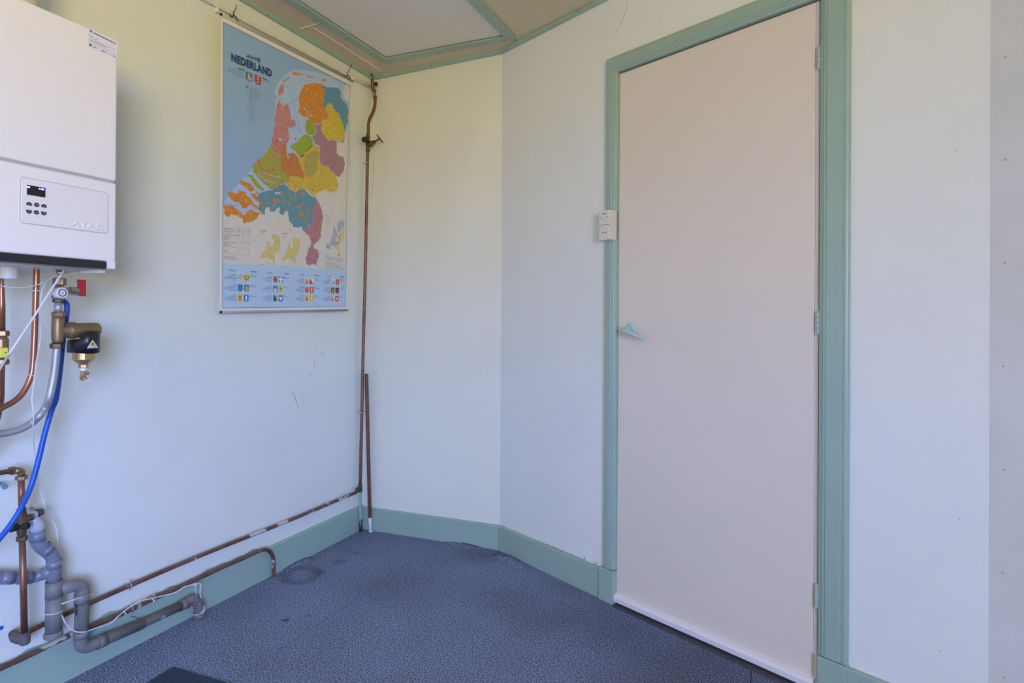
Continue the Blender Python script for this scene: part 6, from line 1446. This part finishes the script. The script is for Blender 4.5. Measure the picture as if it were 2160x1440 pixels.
AR = [
 ([(-0.8377,1.234),(-0.8119,1.2076)], 's_white', ('stripes', 's_blue'), ('diag', 's_yellow')), ([(-0.8052,1.2364),(-0.7792,1.2083)], 's_yellow', ('eagle', 's_black'), ('disc', 's_white')),
 ([(-0.8342,1.1951),(-0.8098,1.1683)], 's_blue', ('fess2', 's_green')), ([(-0.8027,1.1957),(-0.7785,1.1685)], 's_blue', ('lion', 's_yellow')),
 ([(-0.8328,1.1563),(-0.81,1.1293)], 's_yellow', ('tower', 's_red')), ([(-0.8034,1.1565),(-0.7792,1.1295)], 's_blue', ('tower', 's_white')),
 ([(-0.6544,1.2392),(-0.631,1.2114)], 's_orange', ('lion', 's_red'), ('band', 's_blue')), ([(-0.6234,1.2397),(-0.5999,1.2131)], 's_white', ('checks', 's_blue')),
 ([(-0.6529,1.1994),(-0.6295,1.1739)], 's_blue', ('wheel', 's_white'), ('bird', 's_yellow')), ([(-0.6233,1.2008),(-0.599,1.1735)], 's_yellow', ('disc', 's_blue')),
 ([(-0.6517,1.16),(-0.6283,1.1332)], 's_yellow', ('half', 's_blue'), ('lion', 's_black')), ([(-0.6217,1.1611),(-0.5974,1.134)], 's_blue', ('eagle', 's_white')),
 ([(-0.4692,1.2441),(-0.4459,1.2167)], 's_white', ('lion', 's_red'), ('low', 's_orange')), ([(-0.4391,1.2452),(-0.4164,1.2174)], 's_white', ('tri', 's_red')),
 ([(-0.4686,1.2032),(-0.4442,1.1765)], 's_orange', ('lion', 's_red')), ([(-0.4374,1.2043),(-0.413,1.1777)], 's_red', ('tower', 's_white')),
 ([(-0.4669,1.1638),(-0.4443,1.1389)], 's_yellow', ('lion', 's_red')), ([(-0.4373,1.1648),(-0.4126,1.1397)], 's_yellow', ('bird', 's_white')),
 ([(-0.294,1.2483),(-0.2694,1.2234)], 's_white', ('lion', 's_orange'), ('waves', 's_blue')), ([(-0.264,1.2484),(-0.2402,1.2224)], 's_red', ('tower', 's_yellow')),
 ([(-0.2948,1.2086),(-0.2706,1.1817)], 's_black', ('lion', 's_yellow')), ([(-0.2641,1.2092),(-0.24,1.1829)], 's_black', ('bird', 's_orange')),
 ([(-0.2937,1.169),(-0.2714,1.1434)], 's_white', ('half', 's_yellow'), ('lion', 's_red')), ([(-0.2638,1.17),(-0.2398,1.1442)], 's_red', ('star', 's_white')),
]
for row in AR: arms(row[0][0], row[0][1], row[1], *row[2:])
# headings and names beside the arms
def mt(s, a, b, h, ink='line'): mtext(s, a, b, h, ink, 'map_lettering', lay=7, offset=.01)
mt('Provincie', (-0.8753,1.2433), (-0.8449,1.2437), .0066, 'navy'); mt('Hoofdstad', (-0.7738,1.2457), (-0.7427,1.2467), .0066, 'navy')
mt('Provincie', (-0.6883,1.247), (-0.6607,1.2477), .0064, 'navy'); mt('Hoofdstad', (-0.5956,1.2497), (-0.5639,1.251), .0064, 'navy')
mt('Provincie', (-0.5051,1.2521), (-0.4763,1.253), .0064, 'navy'); mt('Hoofdstad', (-0.4104,1.2543), (-0.3772,1.2555), .0064, 'navy')
mt('Provincie', (-0.3277,1.2568), (-0.299,1.2576), .0064, 'navy'); mt('Hoofdstad', (-0.2358,1.2592), (-0.2058,1.2603), .0064, 'navy')
NM = [('Groningen', [(-0.8656,1.2303),(-0.8448,1.2307)]), ('Groningen', [(-0.7742,1.2331),(-0.7551,1.2337)]), ('Fryslân', [(-0.8558,1.1913),(-0.8417,1.1916)]), ('Leeuwarden', [(-0.7733,1.1936),(-0.75,1.1945)]), ('Drenthe', [(-0.8553,1.152),(-0.8399,1.1524)]), ('Assen', [(-0.7737,1.1545),(-0.7632,1.1549)]),
 ('Overijssel', [(-0.6782,1.2353),(-0.6606,1.2361)]), ('Zwolle', [(-0.5953,1.237),(-0.5837,1.2372)]), ('Flevoland', [(-0.6767,1.1961),(-0.6597,1.1968)]), ('Lelystad', [(-0.5938,1.1978),(-0.5805,1.1981)]), ('Gelderland', [(-0.6783,1.1573),(-0.6587,1.158)]), ('Arnhem', [(-0.5922,1.1594),(-0.5794,1.1599)]),
 ('Utrecht', [(-0.4903,1.2398),(-0.4762,1.2402)]), ('Utrecht', [(-0.4092,1.2425),(-0.3951,1.2429)]), ('Noord-Holland', [(-0.503,1.1998),(-0.4741,1.201)]), ('Haarlem', [(-0.4075,1.2036),(-0.3922,1.2043)]), ('Zuid-Holland', [(-0.4985,1.1619),(-0.4747,1.1627)]), ('Den Haag', [(-0.4075,1.1639),(-0.39,1.1645)]),
 ('Zeeland', [(-0.316,1.245),(-0.301,1.2455)]), ('Middelburg', [(-0.2345,1.2469),(-0.2141,1.2476)]), ('Noord-Brabant', [(-0.3287,1.2053),(-0.3005,1.2065)]), ("'s-Hertogenbosch", [(-0.2327,1.2081),(-0.2029,1.2095)]), ('Limburg', [(-0.3163,1.1664),(-0.3012,1.1669)]), ('Maastricht', [(-0.2343,1.1693),(-0.2145,1.1702)])]
for s_, (a, b) in NM: mt(s_, a, b, .0046)
rows = R_([(-0.8797,1.2252),(-0.8443,1.2269),(-0.8976,1.2193),(-0.8441,1.2213),(-0.8974,1.2142),(-0.8439,1.2158),(-0.8741,1.2099),(-0.8437,1.2105),(-0.7731,1.2284),(-0.7393,1.2291),(-0.8778,1.1864),(-0.8415,1.1873),(-0.8955,1.1807),(-0.8413,1.1821),(-0.8969,1.1751),(-0.8411,1.1765),(-0.8702,1.1706),(-0.8409,1.171),(-0.7731,1.189),(-0.7424,1.1899),(-0.8753,1.1479),(-0.8401,1.1482),(-0.8925,1.1418),(-0.8399,1.1427),(-0.8898,1.1365),(-0.8397,1.1371),(-0.868,1.1316),(-0.8395,1.1319),(-0.7735,1.1502),(-0.741,1.1507),(-0.694,1.2305),(-0.6604,1.2317),(-0.7096,1.2247),(-0.6602,1.2266),(-0.707,1.2197),(-0.66,1.221),(-0.6876,1.2147),(-0.6598,1.2154),(-0.6935,1.1911),(-0.6595,1.1922),(-0.7085,1.1857),(-0.6593,1.1871),(-0.7093,1.1801),(-0.6591,1.1815),(-0.6871,1.1752),(-0.6589,1.1758),(-0.6939,1.1529),(-0.6586,1.1535),(-0.709,1.1469),(-0.6584,1.1479),(-0.7084,1.1416),(-0.6581,1.1422),(-0.6846,1.1364),(-0.6579,1.1369),(-0.5952,1.2327),(-0.5643,1.2331),(-0.5936,1.1935),(-0.5627,1.194),(-0.5921,1.1554),(-0.5612,1.1559)])
rows += R_([(-0.5088,1.2349),(-0.476,1.2359),(-0.5239,1.2299),(-0.4758,1.2318),(-0.523,1.2243),(-0.4756,1.2258),(-0.5038,1.2194),(-0.4753,1.2201),(-0.409,1.2376),(-0.3746,1.2387),(-0.51,1.1956),(-0.4739,1.1968),(-0.5223,1.19),(-0.4737,1.1914),(-0.5253,1.1849),(-0.4735,1.1863),(-0.5032,1.1795),(-0.4732,1.1801),(-0.4073,1.1987),(-0.3741,1.1998),(-0.5078,1.157),(-0.4745,1.1576),(-0.5218,1.1515),(-0.4743,1.1524),(-0.5226,1.1462),(-0.4741,1.1468),(-0.5016,1.1408),(-0.4738,1.1411),(-0.4073,1.1597),(-0.3736,1.1605),(-0.3345,1.2407),(-0.3008,1.2419),(-0.3507,1.2348),(-0.3006,1.2366),(-0.3524,1.2294),(-0.3003,1.2309),(-0.33,1.2243),(-0.3001,1.2252),(-0.2343,1.2425),(-0.2072,1.2433),(-0.3344,1.2007),(-0.3003,1.2018),(-0.3497,1.1952),(-0.3,1.1966),(-0.3494,1.1901),(-0.2998,1.1914),(-0.3283,1.1848),(-0.2995,1.1855),(-0.2325,1.204),(-0.2041,1.2049),(-0.3347,1.1617),(-0.301,1.1625),(-0.3504,1.1559),(-0.3008,1.157),(-0.3489,1.151),(-0.3005,1.1517),(-0.3302,1.1452),(-0.3003,1.1457),(-0.2341,1.165),(-0.2036,1.1657)])
bars('small_print', rows, .0022)
# border line of the print
m_ = FR + [FR[0]]
lines_on('print_border', [m_], .0016, 'line', 9, kind=None)
# rails
def rail(name, a, b, r, lay):
    m = MB(); a, b = MPp(a, .0005), MPp(b, .0005); m.tube([a, b], r, 12); o = m.build(name, MT['alu'], mp)
    d = (b - a).normalized()
    m = MB(); m.lathe(a - d * .004, d, [(r * .7, 0), (r * 1.15, .001), (r * 1.15, .006)], 12); m.build('rail_cap', MT['black_plastic'], o)
    return o
rail('top_rail', (-0.9438,2.179), (-0.181,2.2079), .0044, 0)
rail('bottom_rail', (-0.9082,1.0874), (-0.1705,1.1046), .0048, 0)

# hooks that carry the map on the pipe
def hook(px, label, up):
    p = Vector(px); up = Vector(up)
    h = thing('wire_hook', label, 'hook', p, 'wire hooks carrying the wall map')
    m = MB(); m.torus((.0135, p.y, p.z), (0, 1, .06), .0098, .0018, 18, 7)
    m.tube(smooth_path([(.024, p.y, p.z - .004), (.036, p.y, p.z - .014), (.040, p.y, p.z - .026), (.046, p.y + .002, p.z - .032)], 4), .0018, 7); m.build('loop', MT['wire'], h)
    m = MB(); m.tube(smooth_path([(.022, p.y, p.z + .007), (.030, p.y + (up.y - p.y) * .35, p.z + (up.z - p.z) * .5), (.034, up.y, up.z)], 4), .0015, 7); m.build('loose_end', MT['wire'], h)
    return h
hook((0.0135,-0.8636,2.2229), 'black wire hook at the left end of the map rail', (0.034,-0.8595,2.258))
hook((0.0135,-0.188,2.2441), 'black wire hook at the right end of the map rail', (0.034,-0.1709,2.2957))
q = Vector((0.04,-0.1589,2.2254))
m = MB(); m.box((.010, q.y - .006, q.z - .008), (.036, q.y + .004, q.z + .008)); tag(m.build('rail_clip', MT['white_plastic'], bevel=.002), 'small white clip at the right tip of the map rail', 'clip')
